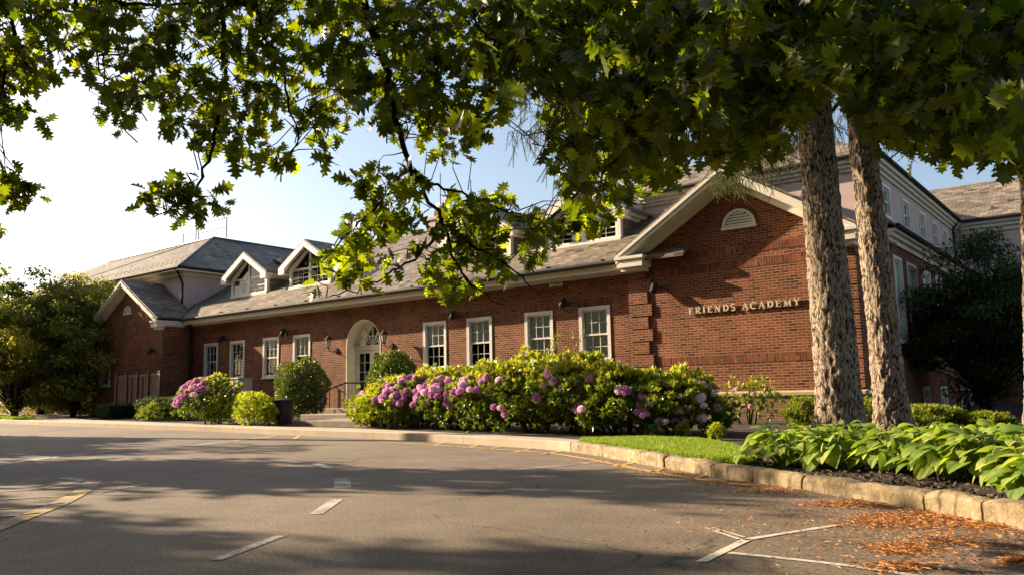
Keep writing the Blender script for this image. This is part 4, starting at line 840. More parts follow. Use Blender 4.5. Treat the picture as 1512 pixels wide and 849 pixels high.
# low red fence in front of the left wing
fy = 17.0; fz = .3; p0 = PY(172, 580, fy)[0]; p1 = PY(236, 580, fy)[0]
e = empty('red_fence', ((p0+p1)/2, fy, fz), 'dim red stained fence panel in front of the shaded left wing', 'fence')
zt3 = PY(200, 552, fy)[2]; n = 4
for k in range(n+1):
    x = p0+(p1-p0)*k/n; mb = MB(); mb.box(x-.06, fy-.06, 0, x+.06, fy+.06, zt3+.02); mb.box(x-.08, fy-.08, zt3+.02, x+.08, fy+.08, zt3+.07); mb.build('post', 'redwood', e)
mb = MB(); mb.box(p0+.06, fy-.03, zt3-.12, p1-.06, fy+.03, zt3-.02); mb.box(p0+.06, fy-.03, .35, p1-.06, fy+.03, .45); mb.build('rail', 'redwood', e)
mb = MB()
for k in range(n):
    a = p0+(p1-p0)*k/n+.08; b = p0+(p1-p0)*(k+1)/n-.08; m_ = int((b-a)/.14)
    for j in range(m_):
        x = a+(b-a)*(j+.5)/m_
        if k in (1, 2) and .3 < (j+.5)/m_ < .7: continue
        mb.box(x-.06, fy-.015, .4, x+.06, fy+.012, zt3-.06)
mb.build('boards', 'redwood', e)
# bright bent pipe rail by the basement steps on the right
bpx = PX(1432, 600, -3.9); y0_ = bpx[1]; zt4 = PX(1425, 578, -3.9)[2]
e = empty('pipe_handrail', (-3.9, y0_, .15), 'bright bent pipe handrail by the basement steps beside the shaded side wall', 'handrail'); 
for dx in (0, .30, .46): mb = MB(); mb.tube([(-3.9+dx, y0_, 0), (-3.93+dx, y0_, zt4*.9), (-3.98+dx, y0_, zt4-.03), (-4.12+dx, y0_-.05, zt4)], [.055, .055, .05, .045], 8); mb.build('pipe', 'metal' if dx != .3 else 'black', e, smooth=True)
# ================================================================== VEGETATION
GZ = lambda x, y, o=.12: float(hgt(x, y))+o
def deco(e_c_r, n, mat, s=1., face=(-.3, -1., .35), zr=(-.5, 1.), spread=1.1, fx=None, group=None):
    """flower trusses on the camera-and-sun side of a shrub"""
    e, c, r = e_c_r; f = np.array(face)
    last = None
    for i in range(n):
        for _ in range(60):
            d = np.array(f)+rng.normal(size=3)*spread if last is None or rng.random() < .4 else last+rng.normal(size=3)*.24; d /= np.linalg.norm(d)
            if d[1] < .35 and zr[0] < d[2] < zr[1] and (fx is None or fx[0] < d[0] < fx[1]): break
        last = d
        blossom(e, np.array(c)+d*np.array(r)*rng.uniform(.92, 1.06), s*rng.uniform(.75, 1.25), mat)
# --- the rhododendron bank in front of the long wall (left to right)
RH = [  # x, y, rx, ry, rz, blooms, label
 (-15.35, 14.6, .95, .95, 0.49, 26, 'lower rhododendron with pale pink blooms at the left end of the flowering bank'),
 (-13.85, 14.15, 1.05, 1.0, 0.63, 60, 'rhododendron most heavily covered with purple pink blooms, left of the bank'),
 (-12.35, 13.9, 1.0, 1.0, 0.61, 34, 'rhododendron with scattered magenta blooms under the sixth window'),
 (-10.95, 13.6, 1.0, 1.0, 0.66, 30, 'rhododendron with a bright cluster of blooms near its top, middle of the bank'),
 (-9.75, 13.35, .95, .95, 0.70, 8, 'tall rhododendron almost without blooms under the seventh window'),
 (-8.75, 13.25, .9, .9, 0.70, 8, 'tallest yellow tipped rhododendron with bare lower stems under the last window'),
 (-7.65, 13.1, .85, .9, 0.60, 14, 'rhododendron with four pink blooms below the corner quoins'),
 (-6.65, 13.35, .80, .85, 0.50, 30, 'lower rhododendron with purple blooms at the right end of the bank')]
for i, (x, y, rx, ry, rz, nb, lab) in enumerate(RH):
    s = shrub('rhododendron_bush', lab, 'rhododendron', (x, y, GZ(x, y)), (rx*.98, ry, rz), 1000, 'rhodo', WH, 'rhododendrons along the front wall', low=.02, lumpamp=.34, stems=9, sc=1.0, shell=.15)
    deco(s, int(nb*1.35), 'petal', 1.12, zr=(-.1, .95) if i < 4 else (-.6, .9))
# trailing sprigs above the bank
for x, y, lab in ((-9.9, 14.2, 'loose pale sprigs reaching up above the bank under the seventh window'),):
    e = empty('tall_sprig', (x, y, GZ(x, y)), lab, 'shrub'); mb = MB(); P = []; Dd = []
    for k in range(7):
        a = rng.uniform(-.8, 1.2); p0 = np.array([x+rng.uniform(-.5, .7), y, 1.4]); p1 = p0+np.array([a*.5, rng.uniform(-.2, .2), .75]); mb.tube([p0, (p0+p1)/2+[0, 0, .08], p1], [.008, .006, .003], 4)
        for t in np.linspace(.1, 1, 16): q = p0*(1-t)+p1*t+[0, 0, .08*math.sin(t*3.1)]; P.append(q); d = rng.normal(size=3)+[0, 0, .4]; Dd.append(d)
    mb.build('stems', 'stem', e); t, tf = diamond(.4); cloud('leaves', t, tf, frames(np.array(Dd)), np.array(P), 'yellow', e, sc=rng.uniform(.05, .09, len(P)))
# --- clipped topiaries either side of the steps
def dense(name, label, cat, base, r, n, mat, size, group=None, box=False, amp=.06, part='foliage', u0=.0, u1=1., lowcut=-.95):
    e = empty(name, base, label, cat, group); t, tf = diamond(.5, .08, .1)
    if box:
        P = rng.uniform(-1, 1, (n, 3)); f = rng.integers(0, 5, n); s = np.where(rng.random(n) < .5, -1., 1.)
        for i, ax in ((0, 0), (1, 0), (2, 1), (3, 1)): P[f == i, ax] = (1 if i % 2 else -1)
        P[f == 4, 2] = 1; dd = P.copy(); ex = 6; dd = np.sign(dd)*np.abs(dd)**ex
    else:
        P = sphere_pts(n); P[:, 2] = np.where(P[:, 2] < lowcut, -P[:, 2], P[:, 2]); dd = P.copy()
    rad = lump(P*2., 1.3, amp, base[0]*2.7)*(1-np.abs(rng.normal(size=n))*.07); c = np.array([base[0], base[1], base[2]+r[2]])
    Q = c+P*rad[:, None]*np.array(r); Q[:, 2] = np.maximum(Q[:, 2], base[2]+.02)
    cloud(part, t, tf, frames(dd+rng.normal(size=(n, 3))*.7), Q, mat, e, sc=size*rng.uniform(.7, 1.3, n), u=u0+(u1-u0)*rng.random(n))
    mb = MB(); mb.tube([c-[0, 0, r[2]+.05], c-[0, 0, r[2]*.5], c+[0, 0, r[2]*.3]], [.05, .04, .02], 6); mb.build('stem', 'stem', e)
    # dark inner twigs so that the crown is not hollow
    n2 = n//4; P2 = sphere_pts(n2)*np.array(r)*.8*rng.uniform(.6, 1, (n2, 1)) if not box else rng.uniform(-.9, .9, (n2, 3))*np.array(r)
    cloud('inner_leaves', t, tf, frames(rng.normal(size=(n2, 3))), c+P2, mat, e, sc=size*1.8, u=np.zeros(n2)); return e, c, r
x, y = -22.2, 17.2; dense('topiary_bush', 'tall rounded clipped bush left of the steps, behind the litter bin', 'topiary', (x, y, GZ(x, y)), (.86, .85, 1.0), 9000, 'holly', .075, 'clipped bushes beside the entrance', amp=.11)
x, y = -17.15, 16.5; dense('topiary_bush', 'rounded clipped bush right of the arched doors, rising behind the flowers', 'topiary', (x, y, GZ(x, y)), (.70, .72, 1.0), 8000, 'holly', .075, 'clipped bushes beside the entrance', amp=.10)
# --- yellow green fluffy shrubs
def fluffy(label, px, py, w, h, n, mat='yellow', name='golden_shrub', group='yellow green shrubs along the pavement', sc=.85, low=0., cat='shrub'):
    g_ = G(px, py, .12); d = proj((g_.x, g_.y, g_.z))[2]; r = w/2*d/FPX; z = h/2*d/FPX; b = (g_.x-.61*r*.7, g_.y+.79*r*.7, g_.z)
    return shrub(name, label, cat, b, (r, r*.8, z), n, mat, WHY, group, low=low, lumpamp=.3, stems=3, sc=sc, shell=.22, upb=.8)
fluffy('spreading yellow green shrub at the foot of the flowering bank, right of the steps', 556, 633, 84, 60, 700)
fluffy('bright yellow green shrub in front of the topiary, left of the litter bin', 366, 629, 66, 48, 420)
fluffy('narrow yellow green shrub directly against the litter bin', 392, 629, 26, 30, 200)
fluffy('bright yellow green shrub just right of the purple rhododendron on the left', 320, 627, 58, 40, 420)
fluffy('low yellow green shrub in shade below the far left hedge', 222, 622, 62, 26, 260, 'yew')
fluffy('short green clump at the front of the far left border', 130, 615, 34, 20, 200, 'yew')
fluffy('dark green mounded shrub at the far left border beside the clump', 168, 617, 46, 22, 220, 'yew')
fluffy('tiny yellow tuft left of the rose by the lawn edge', 1009, 646, 18, 20, 60, 'yellow', sc=.6); fluffy('small yellow tuft by the hostas at the lawn edge', 1061, 650, 22, 22, 80, 'yellow', sc=.6)
# --- left rhododendron with purple and pale blooms
g_ = G(296, 627, .12); s = shrub('rhododendron_bush', 'separate purple and pale pink rhododendron left of the utility cabinet', 'rhododendron', (g_.x-.61*.8, g_.y+.79*.8, g_.z), (1.12, .9, .72), 520, 'rhodo', WH, 'rhododendrons along the front wall', low=.05, lumpamp=.2, stems=6)
deco(s, 34, 'petal', 1.25, zr=(-.3, .9), fx=(-1, .7)); deco(s, 18, 'petalpink', 1.2, zr=(.3, 1), fx=(-.3, 1))
# --- low hedges and clumps of the far left border
def boxed(label, x0p, x1p, top, bot, dy, h=None):
    a = G(x0p, bot, .12); b = G(x1p, bot, .12); d = proj(a)[2]; hh = (bot-top)*d/FPX/2*1.0; c = ((a.x+b.x)/2, (a.y+b.y)/2+dy, (a.z+b.z)/2)
    dense('clipped_hedge', label, 'hedge', c, (abs(b.x-a.x)/2, .5, hh), 5000, 'darkleaf', .07, 'low clipped hedges of the far left border', box=True)
boxed('longer dark clipped hedge in front of the red fence', 168, 246, 589, 622, 1.0); boxed('short dark clipped hedge block left of the longer one', 143, 168, 598, 618, .4)
for px, py, w, h, lab in ((14, 605, 44, 22, 'leftmost low leafy shrub at the edge of the photograph'), (48, 607, 44, 24, 'low leafy shrub second from the left edge'), (82, 611, 40, 32, 'glossy taller leafy shrub with pale leaf tips near the left tree')):
    fluffy(lab, px, py, w, h, 240, 'holly', 'border_shrub', 'low shrubs of the far left border')
# --- right: rose by the base wall, yews behind the trunks
x, y = -7.0, 17.4; s = shrub('rose_bush', 'thin rose bush with a few pink flowers against the brown base wall', 'rose', (x, y, GZ(x, y)), (.85, .5, .5), 150, 'rhodo', WHY, None, lumpamp=.35, stems=7, shell=.3); deco(s, 9, 'petalpink', .65)
def yew(px, py, w, h, lab, dist, n=520):
    p = W(px, py, dist); r = w/2*dist/FPX; z = h/2*dist/FPX; b = (p[0], p[1], p[2]); z0 = GZ(p[0], p[1]); z = (p[2]+2*z-z0)/2
    shrub('yew_bush', lab, 'shrub', (b[0], b[1], z0), (r, r*.8, z), n, 'yew', WHY, 'yellow green bushes behind the spruce trunks', low=.0, lumpamp=.22, stems=4, sc=.8, shell=.15, upb=.9)
yew(1190, 632, 56, 44, 'small yellow green bush just left of the widest spruce trunk', 15.8, 380); yew(1292, 634, 42, 46, 'yellow green bush showing between the two spruce trunks', 16.8, 300)
yew(1379, 640, 84, 40, 'widest yellow green bush to the right of the middle trunk', 15.0, 620); yew(1462, 644, 66, 32, 'low yellow green bush with upright tips near the pipe handrail', 14.5, 420)
# --- hostas
def hosta_leaf():
    v = []; f = []; n = 7; prof = [.05, .72, .98, 1., .82, .5, .0]
    for i in range(n):
        t = i/(n-1); w = prof[i]*.44; x = t; z = -.55*t*t+.12*t
        for j, y in enumerate((-1, -.5, 0, .5, 1)): v.append((x-.06*abs(y)*(1-t), y*w, z+.20*abs(y)*w*2-.10*y*y*w+(.012*math.sin(6*y+9*t))))
    for i in range(n-1):
        for j in range(4): f.append((i*5+j, (i+1)*5+j, (i+1)*5+j+1, i*5+j+1))
    return v, f
HL = hosta_leaf()
def hosta(x, y, R_, h, nl, label):
    nl = int(nl*1.6); R_ = R_*.88
    z0 = GZ(x, y, .12); e = empty('hosta_plant', (x, y, z0), label, 'hosta', 'hostas in the mulched bed'); P = []; Dr = []; S = []; mb = MB(); F = []
    for i in range(nl):
        a = i*2.4+rng.uniform(-.3, .3); t = math.sqrt((i+.7)/nl); r = R_*(.12+.62*t); zz = h*.68*(.98-.60*t**1.7)*rng.uniform(.88, 1.12)
        q = np.array([x+r*math.cos(a), y+r*math.sin(a), z0+zz]); rad = np.array([math.cos(a), math.sin(a), 0]); L = rng.uniform(.12, .19)*(.85+.3*t)
        d = rad*1.+np.array([0, 0, .50-.72*t+rng.uniform(-.38, .38)]); d /= np.linalg.norm(d); s = np.cross([0, 0, 1.], rad)+rng.normal(size=3)*.32; s -= d*(s@d); s /= np.linalg.norm(s); n_ = np.cross(d, s)
        F.append(np.stack([d, s, n_], 1)); P.append(q); S.append(L)
        if i % 2 == 0: mb.tube([(x+.05*math.cos(a), y+.05*math.sin(a), z0-.02), (x+r*.45*math.cos(a), y+r*.45*math.sin(a), z0+zz*.62), tuple(q)], [.010, .008, .005], 4)
    cloud('leaves', HL[0], HL[1], np.array(F), np.array(P), 'hosta', e, sc=S, u=rng.random(nl), smooth=True, tuv=[a_[1] for a_ in HL[0]]); mb.build('leaf_stalks', 'hosta', e)
HP = [((1138, 688), .62, .56, 62, 'leftmost large hosta at the lawn edge'), ((1208, 692), .50, .50, 48, 'hosta second from the lawn, in front of the wide trunk'), ((1232, 668), .5, .5, 44, 'hosta against the base of the wide trunk'), ((1302, 698), .50, .54, 46, 'hosta between the two trunks, near the kerb'), ((1345, 700), .42, .52, 40, 'hosta right of the middle trunk base'), ((1290, 676), .45, .5, 40, 'hosta close behind, between the trunks'),
      ((1385, 708), .55, .58, 56, 'broad hosta over the mulch, right of the middle trunk'), ((1436, 713), .50, .60, 52, 'hosta with a large upright leaf near the kerb on the right'), ((1350, 674), .5, .52, 40, 'hosta behind the middle of the bed'), ((1415, 680), .5, .54, 40, 'hosta at the back of the bed near the handrail'), ((1478, 700), .55, .56, 50, 'hosta just short of the right edge, mid bed'), ((1500, 722), .44, .56, 46, 'hosta cropped by the right edge, lower one'),
      ((1470, 676), .5, .5, 40, 'hosta at the back right, in front of the low yew'), ((1530, 742), .40, .50, 44, 'nearest hosta spilling over the mulch at the right edge'), ((1180, 672), .5, .48, 44, 'hosta behind the leftmost one'), ((1545, 705), .5, .55, 40, 'hosta partly beyond the right edge')]
for (px, py), r_, h_, nl, lab in HP: g_ = G(px, py, .12); hosta(g_.x+.10, g_.y+.18, r_, h_, nl, lab)
# mulch chips
pts = []
X = rng.uniform(-5.5, 3.5, 60000); Y_ = rng.uniform(4, 15, 60000); kx = np.interp(X, K[:, 0], K[:, 1]); k = (Y_ > kx+.12) & (X > -3.4-(Y_-8)*.55) & (X > -4.2); X = X[k][:26000]; Y_ = Y_[k][:26000]
dd = rng.normal(size=(len(X), 3)); dd[:, 2] *= .35; t, tf = diamond(.45, .05, .1)
tag(cloud('mulch', t, tf, frames(dd), np.stack([X, Y_, hgt(X, Y_)+.125+rng.uniform(0, .015, len(X))], 1), 'mulchchip', sc=rng.uniform(.02, .06, len(X))), 'dark shredded bark mulch under the hostas', None, None, 'stuff')
# fallen spruce needles and dry leaves on the asphalt
P = []
def drift(px, py, sx, sy, n):
    for _ in range(int(n*1.5)):
        q = G(px+rng.normal()*sx, min(py+rng.normal()*sy, 860)); P.append((q.x, q.y))
for a in ((1330, 772, 45, 6, 900), (1330, 812, 26, 4, 500), (1325, 838, 20, 3, 500), (1300, 765, 22, 4, 500), (1405, 765, 40, 3, 700), (1500, 830, 10, 3, 500), (1470, 775, 40, 4, 1000), (1380, 757, 25, 3, 500), (1240, 745, 30, 3, 600), (1150, 724, 40, 3, 700), (1080, 712, 30, 2.5, 500), (1000, 697, 30, 2.5, 400), (1400, 800, 30, 4, 300), (1290, 745, 25, 3, 500), (1440, 800, 60, 20, 350), (1200, 760, 170, 28, 900), (1380, 800, 110, 30, 900), (900, 682, 40, 2, 160)): drift(*a)
P = np.array(P); kx = np.interp(P[:, 0], K[:, 0], K[:, 1]); P = P[P[:, 1] < kx-.02-.5*0]; dd = rng.normal(size=(len(P), 3)); dd[:, 2] *= .12
o = cloud('needle_litter', *diamond(.11, .03, .05), frames(dd), np.stack([P[:, 0], P[:, 1], hgt(P[:, 0], P[:, 1])+.008+rng.uniform(0, .008, len(P))], 1), 'needle', sc=rng.uniform(.02, .06, len(P))); tag(o, 'orange brown fallen needles drifted against the kerb and on the asphalt', None, None, 'stuff')

# --- spruces: flaky trunks and drooping boughs
def spruce_spray():
    v = []; f = []; k = 0; L = .34
    for i in range(44):
        t = i/44; x = t*L; a = i*2.4; nd = np.array([1.0, math.cos(a), math.sin(a)]); nd /= np.linalg.norm(nd); ln = .038*(1-.4*t); s = np.cross(nd, [1, .2, .1]); s /= np.linalg.norm(s); s *= .0065
        p = np.array([x, 0, 0]); q = p+nd*ln; v += [tuple(p-s), tuple(p+s), tuple(q)]; f.append((k, k+1, k+2)); k += 3
    v += [(0, -.004, 0), (0, .004, 0), (L, 0, .0)]; f.append((k, k+1, k+2)); return v, f
SP = spruce_spray()
def trunk_mesh(e, base, top, r0, r1, seg=240, n=110, flare=.42, mat='spruce_bark', bend=(0, 0), disp=.03):
    base = np.array(base, float); top = np.array(top, float); mb = MB(); V = []; F = []; L = np.linalg.norm(top-base)
    for i in range(seg+1):
        t = (i/seg)**1.3; c = base*(1-t)+top*t; c = c+np.array([bend[0], bend[1], 0])*math.sin(math.pi*t); r = r0*(1-t)+r1*t+flare*r0*math.exp(-t*L/.35)
        for k in range(n):
            a = 2*math.pi*k/n; d = Vector((math.cos(a), math.sin(a), 0)); q = Vector((d.x*1.4+base[0], d.y*1.4+base[1], c[2]*.9))
            rr = r*(1+.06*noise.noise(q*1.2)+.10*math.sin(3*a+base[0])*math.exp(-t*L/.6)+.06*math.sin(5*a)*math.exp(-t*L/.4))+disp*noise.noise(Vector((d.x*r*14, d.y*r*14, c[2]*6.5)))+disp*.6*noise.noise(Vector((d.x*r*34, d.y*r*34, c[2]*19)))
            V.append((c[0]+d.x*rr, c[1]+d.y*rr, c[2]))
    for i in range(seg):
        for k in range(n): F.append((i*n+k, i*n+(k+1) % n, (i+1)*n+(k+1) % n, (i+1)*n+k))
    mb.add(V, F); return mb.build('trunk', mat, e, smooth=True)
def spruce(base, r0, lean, label, boughs, hz=(6.3, 15.), R_=5.0, dense_=1., extra=()):
    e = empty('spruce_tree', base, label, 'spruce tree', 'tall spruces in the hosta bed'); b = np.array(base, float); top = b+np.array([lean[0], lean[1], 15.5])
    trunk_mesh(e, b-[0, 0, .1], top, r0, r0*.45, bend=(lean[0]*-.1, 0))
    mb = MB(); P = []; Dd = []; runs = []
    for i in range(boughs):
        z = hz[0]+(hz[1]-hz[0])*(i/boughs)**1.35; a = i*2.399+rng.uniform(-.3, .3); Rr = R_*(1-.55*(z-hz[0])/(hz[1]-hz[0]))*rng.uniform(.7, 1.05)
        t0 = (z-b[2])/15.5; o_ = b+(top-b)*t0; pts = []; dv = np.array([math.cos(a), math.sin(a), 0])
        for s in np.linspace(0, 1, 9): pts.append(o_+dv*Rr*s+np.array([0, 0, -.22*Rr*math.sin(s*1.75)+.08*Rr*s*s]))
        mb.tube(pts, [max(.01, .05*(1-s)) for s in np.linspace(0, 1, 9)], 5)
        runs.append((pts, dv, Rr))
    for tgt in extra:
        tgt = np.array(tgt); o_ = b+(top-b)*((tgt[2]+2.2-b[2])/15.5); v_ = tgt-o_; Rr = np.linalg.norm(v_[:2]); dv = np.array([v_[0]/Rr, v_[1]/Rr, 0]); pts = [o_+v_*s+np.array([0, 0, .9*math.sin(s*math.pi)]) for s in np.linspace(0, 1, 9)]
        mb.tube(pts, [max(.01, .045*(1-s)) for s in np.linspace(0, 1, 9)], 5); runs.append((pts, dv, Rr*1.25))
    for pts, dv, Rr in runs:
        m_ = int(52*dense_*Rr/5)
        for k in range(m_):
            s = rng.uniform(.22, 1.); j = s*8; i0 = min(7, int(j)); q = pts[i0]*(1-(j-i0))+pts[i0+1]*(j-i0); side = np.array([-dv[1], dv[0], 0])*rng.choice([-1, 1]); ln = rng.uniform(.25, .95)*(1.1-.5*s)
            e1 = q+side*ln+dv*ln*.4+np.array([0, 0, -.25*ln]); mb.tube([q, (q+e1)/2+[0, 0, .03], e1], [.006, .004, .002], 3, cap=False)
            for u in np.linspace(.1, 1, max(3, int(ln/.075))):
                w = q*(1-u)+e1*u; hang = np.array([rng.normal()*.18, rng.normal()*.18, -1.])+side*.25; h_ = rng.uniform(.2, .55)
                kk_ = max(1, int(h_/.26))
                for c in range(kk_): P.append(w+hang*c*.26); Dd.append(hang+rng.normal(size=3)*.45)
    mb.build('boughs', 'oak_bark', e, smooth=False); P = np.array(P); cloud('needle_sprays', SP[0], SP[1], frames(np.array(Dd)), P, 'spruce', e, sc=rng.uniform(.8, 1.25, len(P)))
T1 = G(1243, 641, .12); T2 = G(1320, 636.3, .12)
T1p = T1+Vector((0, 0, 0)); T2p = T2
spruce(tuple(T1p), .36, (-.35, .1), 'widest spruce trunk with pale flaking bark, left one in the hosta bed', 34, R_=5.4, extra=[np.array([-9.6, 13.0, 7.]), np.array([-10.3, 12.9, 7.4]), np.array([-8, 13.4, 6.6]), np.array([-7.2, 13.5, 6.2]), np.array([-9., 13.3, 8.]), np.array([-9.6, 13.0, 6.2]), np.array([-8.6, 13.3, 6.0]), np.array([-8.8, 12.7, 6.6]), W(785, 200, 12.2), W(835, 235, 12.), W(750, 140, 12), W(900, 225, 12.6), W(960, 200, 13), W(1075, 235, 13), W(1160, 190, 12.5)])
spruce(tuple(T2p), .275, (-.6, .1), 'slimmer spruce trunk just right of the widest one', 30, hz=(6.5, 14), R_=4.2, dense_=.8, extra=[np.array([-8.9, 14.7, 7.]), np.array([-8.2, 14.8, 7.4]), np.array([-7.5, 15.0, 6.4]), np.array([-8.9, 14.7, 6.2]), np.array([-8., 14.9, 5.9]), W(1370, 150, 12.5), W(1450, 215, 13), W(1250, 130, 13)])
p3 = W(1523, 500, 13.0); T3 = (p3[0], p3[1], GZ(p3[0], p3[1])); spruce(T3, .21, (1.3, .2), 'spruce trunk cut by the right edge of the picture', 30, hz=(6.5, 14), R_=4.0, dense_=.8)
# --- general broadleaf tree
def tree(name, label, base, Hh, crown, n, mat, leaf=.14, nclump=46, group=None, cat='tree', trunk_r=.16, low=.28, clr=.85, flat=.3, mat_b='oak_bark'):
    e = empty(name, base, label, cat, group); b = np.array(base, float); c = b+np.array([0, 0, Hh*(low+1)/2]); r = np.array([crown[0], crown[1], Hh*(1-low)/2]); mb = MB()
    mb.tube([b-[0, 0, .1], b+[.03, 0, Hh*.2], b+[-.06, .05, Hh*low*1.1], b+[.05, 0, Hh*.6]], [trunk_r*1.25, trunk_r, trunk_r*.8, trunk_r*.35], 10); mb.build('trunk', mat_b, e, smooth=True)
    d = sphere_pts(nclump); C_ = c+d*r*rng.uniform(.4, 1.12, (nclump, 1)); mb = MB()
    for q in C_:
        p0 = b+[0, 0, Hh*rng.uniform(low*.6, low*1.3)]; mb.tube([p0, p0*.5+q*.5+[0, 0, .12*Hh*.3], q], [trunk_r*.3, trunk_r*.18, .01], 5)
    mb.build('limbs', mat_b, e, smooth=True)
    per = n//nclump; P = []; Dd = []; U = []
    for q in C_:
        s = rng.uniform(.6, 1.25)*clr; k = rng.normal(size=(per, 3)); k /= np.linalg.norm(k, axis=1, keepdims=True); rr = rng.random((per, 1))**.45*s; k = k*rr*np.array([1.15, 1.15, .55]); P.append(q+k); Dd.append(k+rng.normal(size=(per, 3))*.5+[0, 0, -.15]); U.append(np.clip(rng.normal(.45, .25)+rng.normal(size=per)*.15, 0, 1))
    P = np.concatenate(P); Dd = np.concatenate(Dd); t, tf = diamond(.55, .1, .2)
    cloud('crown', t, tf, frames(Dd, flat=flat), P, mat, e, sc=leaf*rng.uniform(.7, 1.4, len(P)), u=np.concatenate(U)); return e
def wp(px, depth): q = W(px, 600, depth); return (q[0], q[1], GZ(q[0], q[1], .1))
tree('broadleaf_tree', 'wide leafy tree hiding the left side of the small gabled wing', wp(108, 38), 6.3, (2.3, 2.0), 24000, 'treeleaf', .15, 110, 'leafy trees at the far left', low=.03, trunk_r=.11, clr=.62, flat=.45)
tree('broadleaf_tree', 'leafy tree nearest the left edge, with sunlit yellow tips', wp(22, 37), 6.6, (2.9, 2.4), 24000, 'treeleaf', .15, 120, 'leafy trees at the far left', low=.03, trunk_r=.12, clr=.62, flat=.45)
tree('broadleaf_tree', 'darker tree standing behind the other two at the far left', wp(60, 45), 6.6, (4.0, 2.8), 20000, 'treeleaf', .2, 50, 'leafy trees at the far left', low=.1, trunk_r=.14)
tree('layered_maple', 'dark layered maple in the shade before the rear right block', wp(1462, 21.5), 4.5, (2.3, 2.0), 34000, 'darkleaf', .10, 150, None, low=.12, trunk_r=.1, flat=.8, clr=.5)
# --- the oak whose branches hang over the camera
OL = oakleaf()
LOWB = [(-120, 230), (0, 228), (50, 222), (110, 232), (125, 150), (130, 200), (150, 216), (200, 212), (228, 165), (240, 215), (290, 222), (300, 262), (400, 285), (440, 270), (500, 285), (516, 245), (530, 200), (560, 225), (640, 235), (700, 228), (722, 190), (740, 150), (790, 150), (812, 200), (830, 300), (850, 355), (905, 372), (935, 330), (965, 300), (1000, 285), (1060, 262), (1100, 268), (1150, 260), (1190, 190), (1240, 165), (1285, 215), (1330, 255), (1400, 275), (1440, 265), (1490, 275), (1640, 280)]
lx = np.array([p[0] for p in LOWB]); ly = np.array([p[1] for p in LOWB])
HOLES = [(100, 178, 42, 44), (200, 25, 36, 26), (215, 45, 20, 14), (40, 200, 14, 12), (305, 100, 12, 10), (262, 95, 16, 10), (725, 95, 8, 16), (598, 25, 7, 6), (648, 140, 12, 14), (600, 205, 18, 16), (560, 180, 10, 10), (712, 150, 16, 20), (450, 240, 16, 12), (500, 245, 8, 14)]
SPR = [[(0, 262), (30, 262), (72, 288), (62, 305), (30, 300), (12, 330), (-60, 330), (-60, 262)], [(195, 315), (232, 272), (290, 270), (345, 318), (350, 330), (318, 326), (300, 355), (285, 330), (255, 338), (230, 336)],
       [(455, 430), (462, 380), (500, 330), (520, 300), (515, 270), (545, 255), (600, 262), (640, 280), (700, 300), (745, 282), (752, 292), (720, 312), (790, 322), (850, 318), (905, 345), (850, 352), (800, 380), (790, 425), (720, 440), (680, 455), (640, 440), (600, 420), (540, 425), (490, 452)],
       [(560, 110), (620, 130), (720, 160), (732, 225), (680, 235), (620, 225), (575, 215)]]
def cover(X, Y_):
    k = Y_ < np.interp(X, lx, ly)
    for a, b, c, d in HOLES: k &= ((X-a)/c)**2+((Y_-b)/d)**2 > 1
    return k
oak = empty('oak_tree', (3.2, -2.6, 0), 'overhanging oak with lobed leaves, its branches hanging across the top of the view', 'oak tree')
mb = MB(); TB = np.array([3.2, -2.6, -.1]); mb.tube([TB, TB+[0, 0, 2.2], TB+[-.1, .1, 4.4], TB+[-.3, .3, 7.2]], [.48, .38, .33, .2], 20); mb.build('trunk', 'oak_bark', oak, smooth=True)
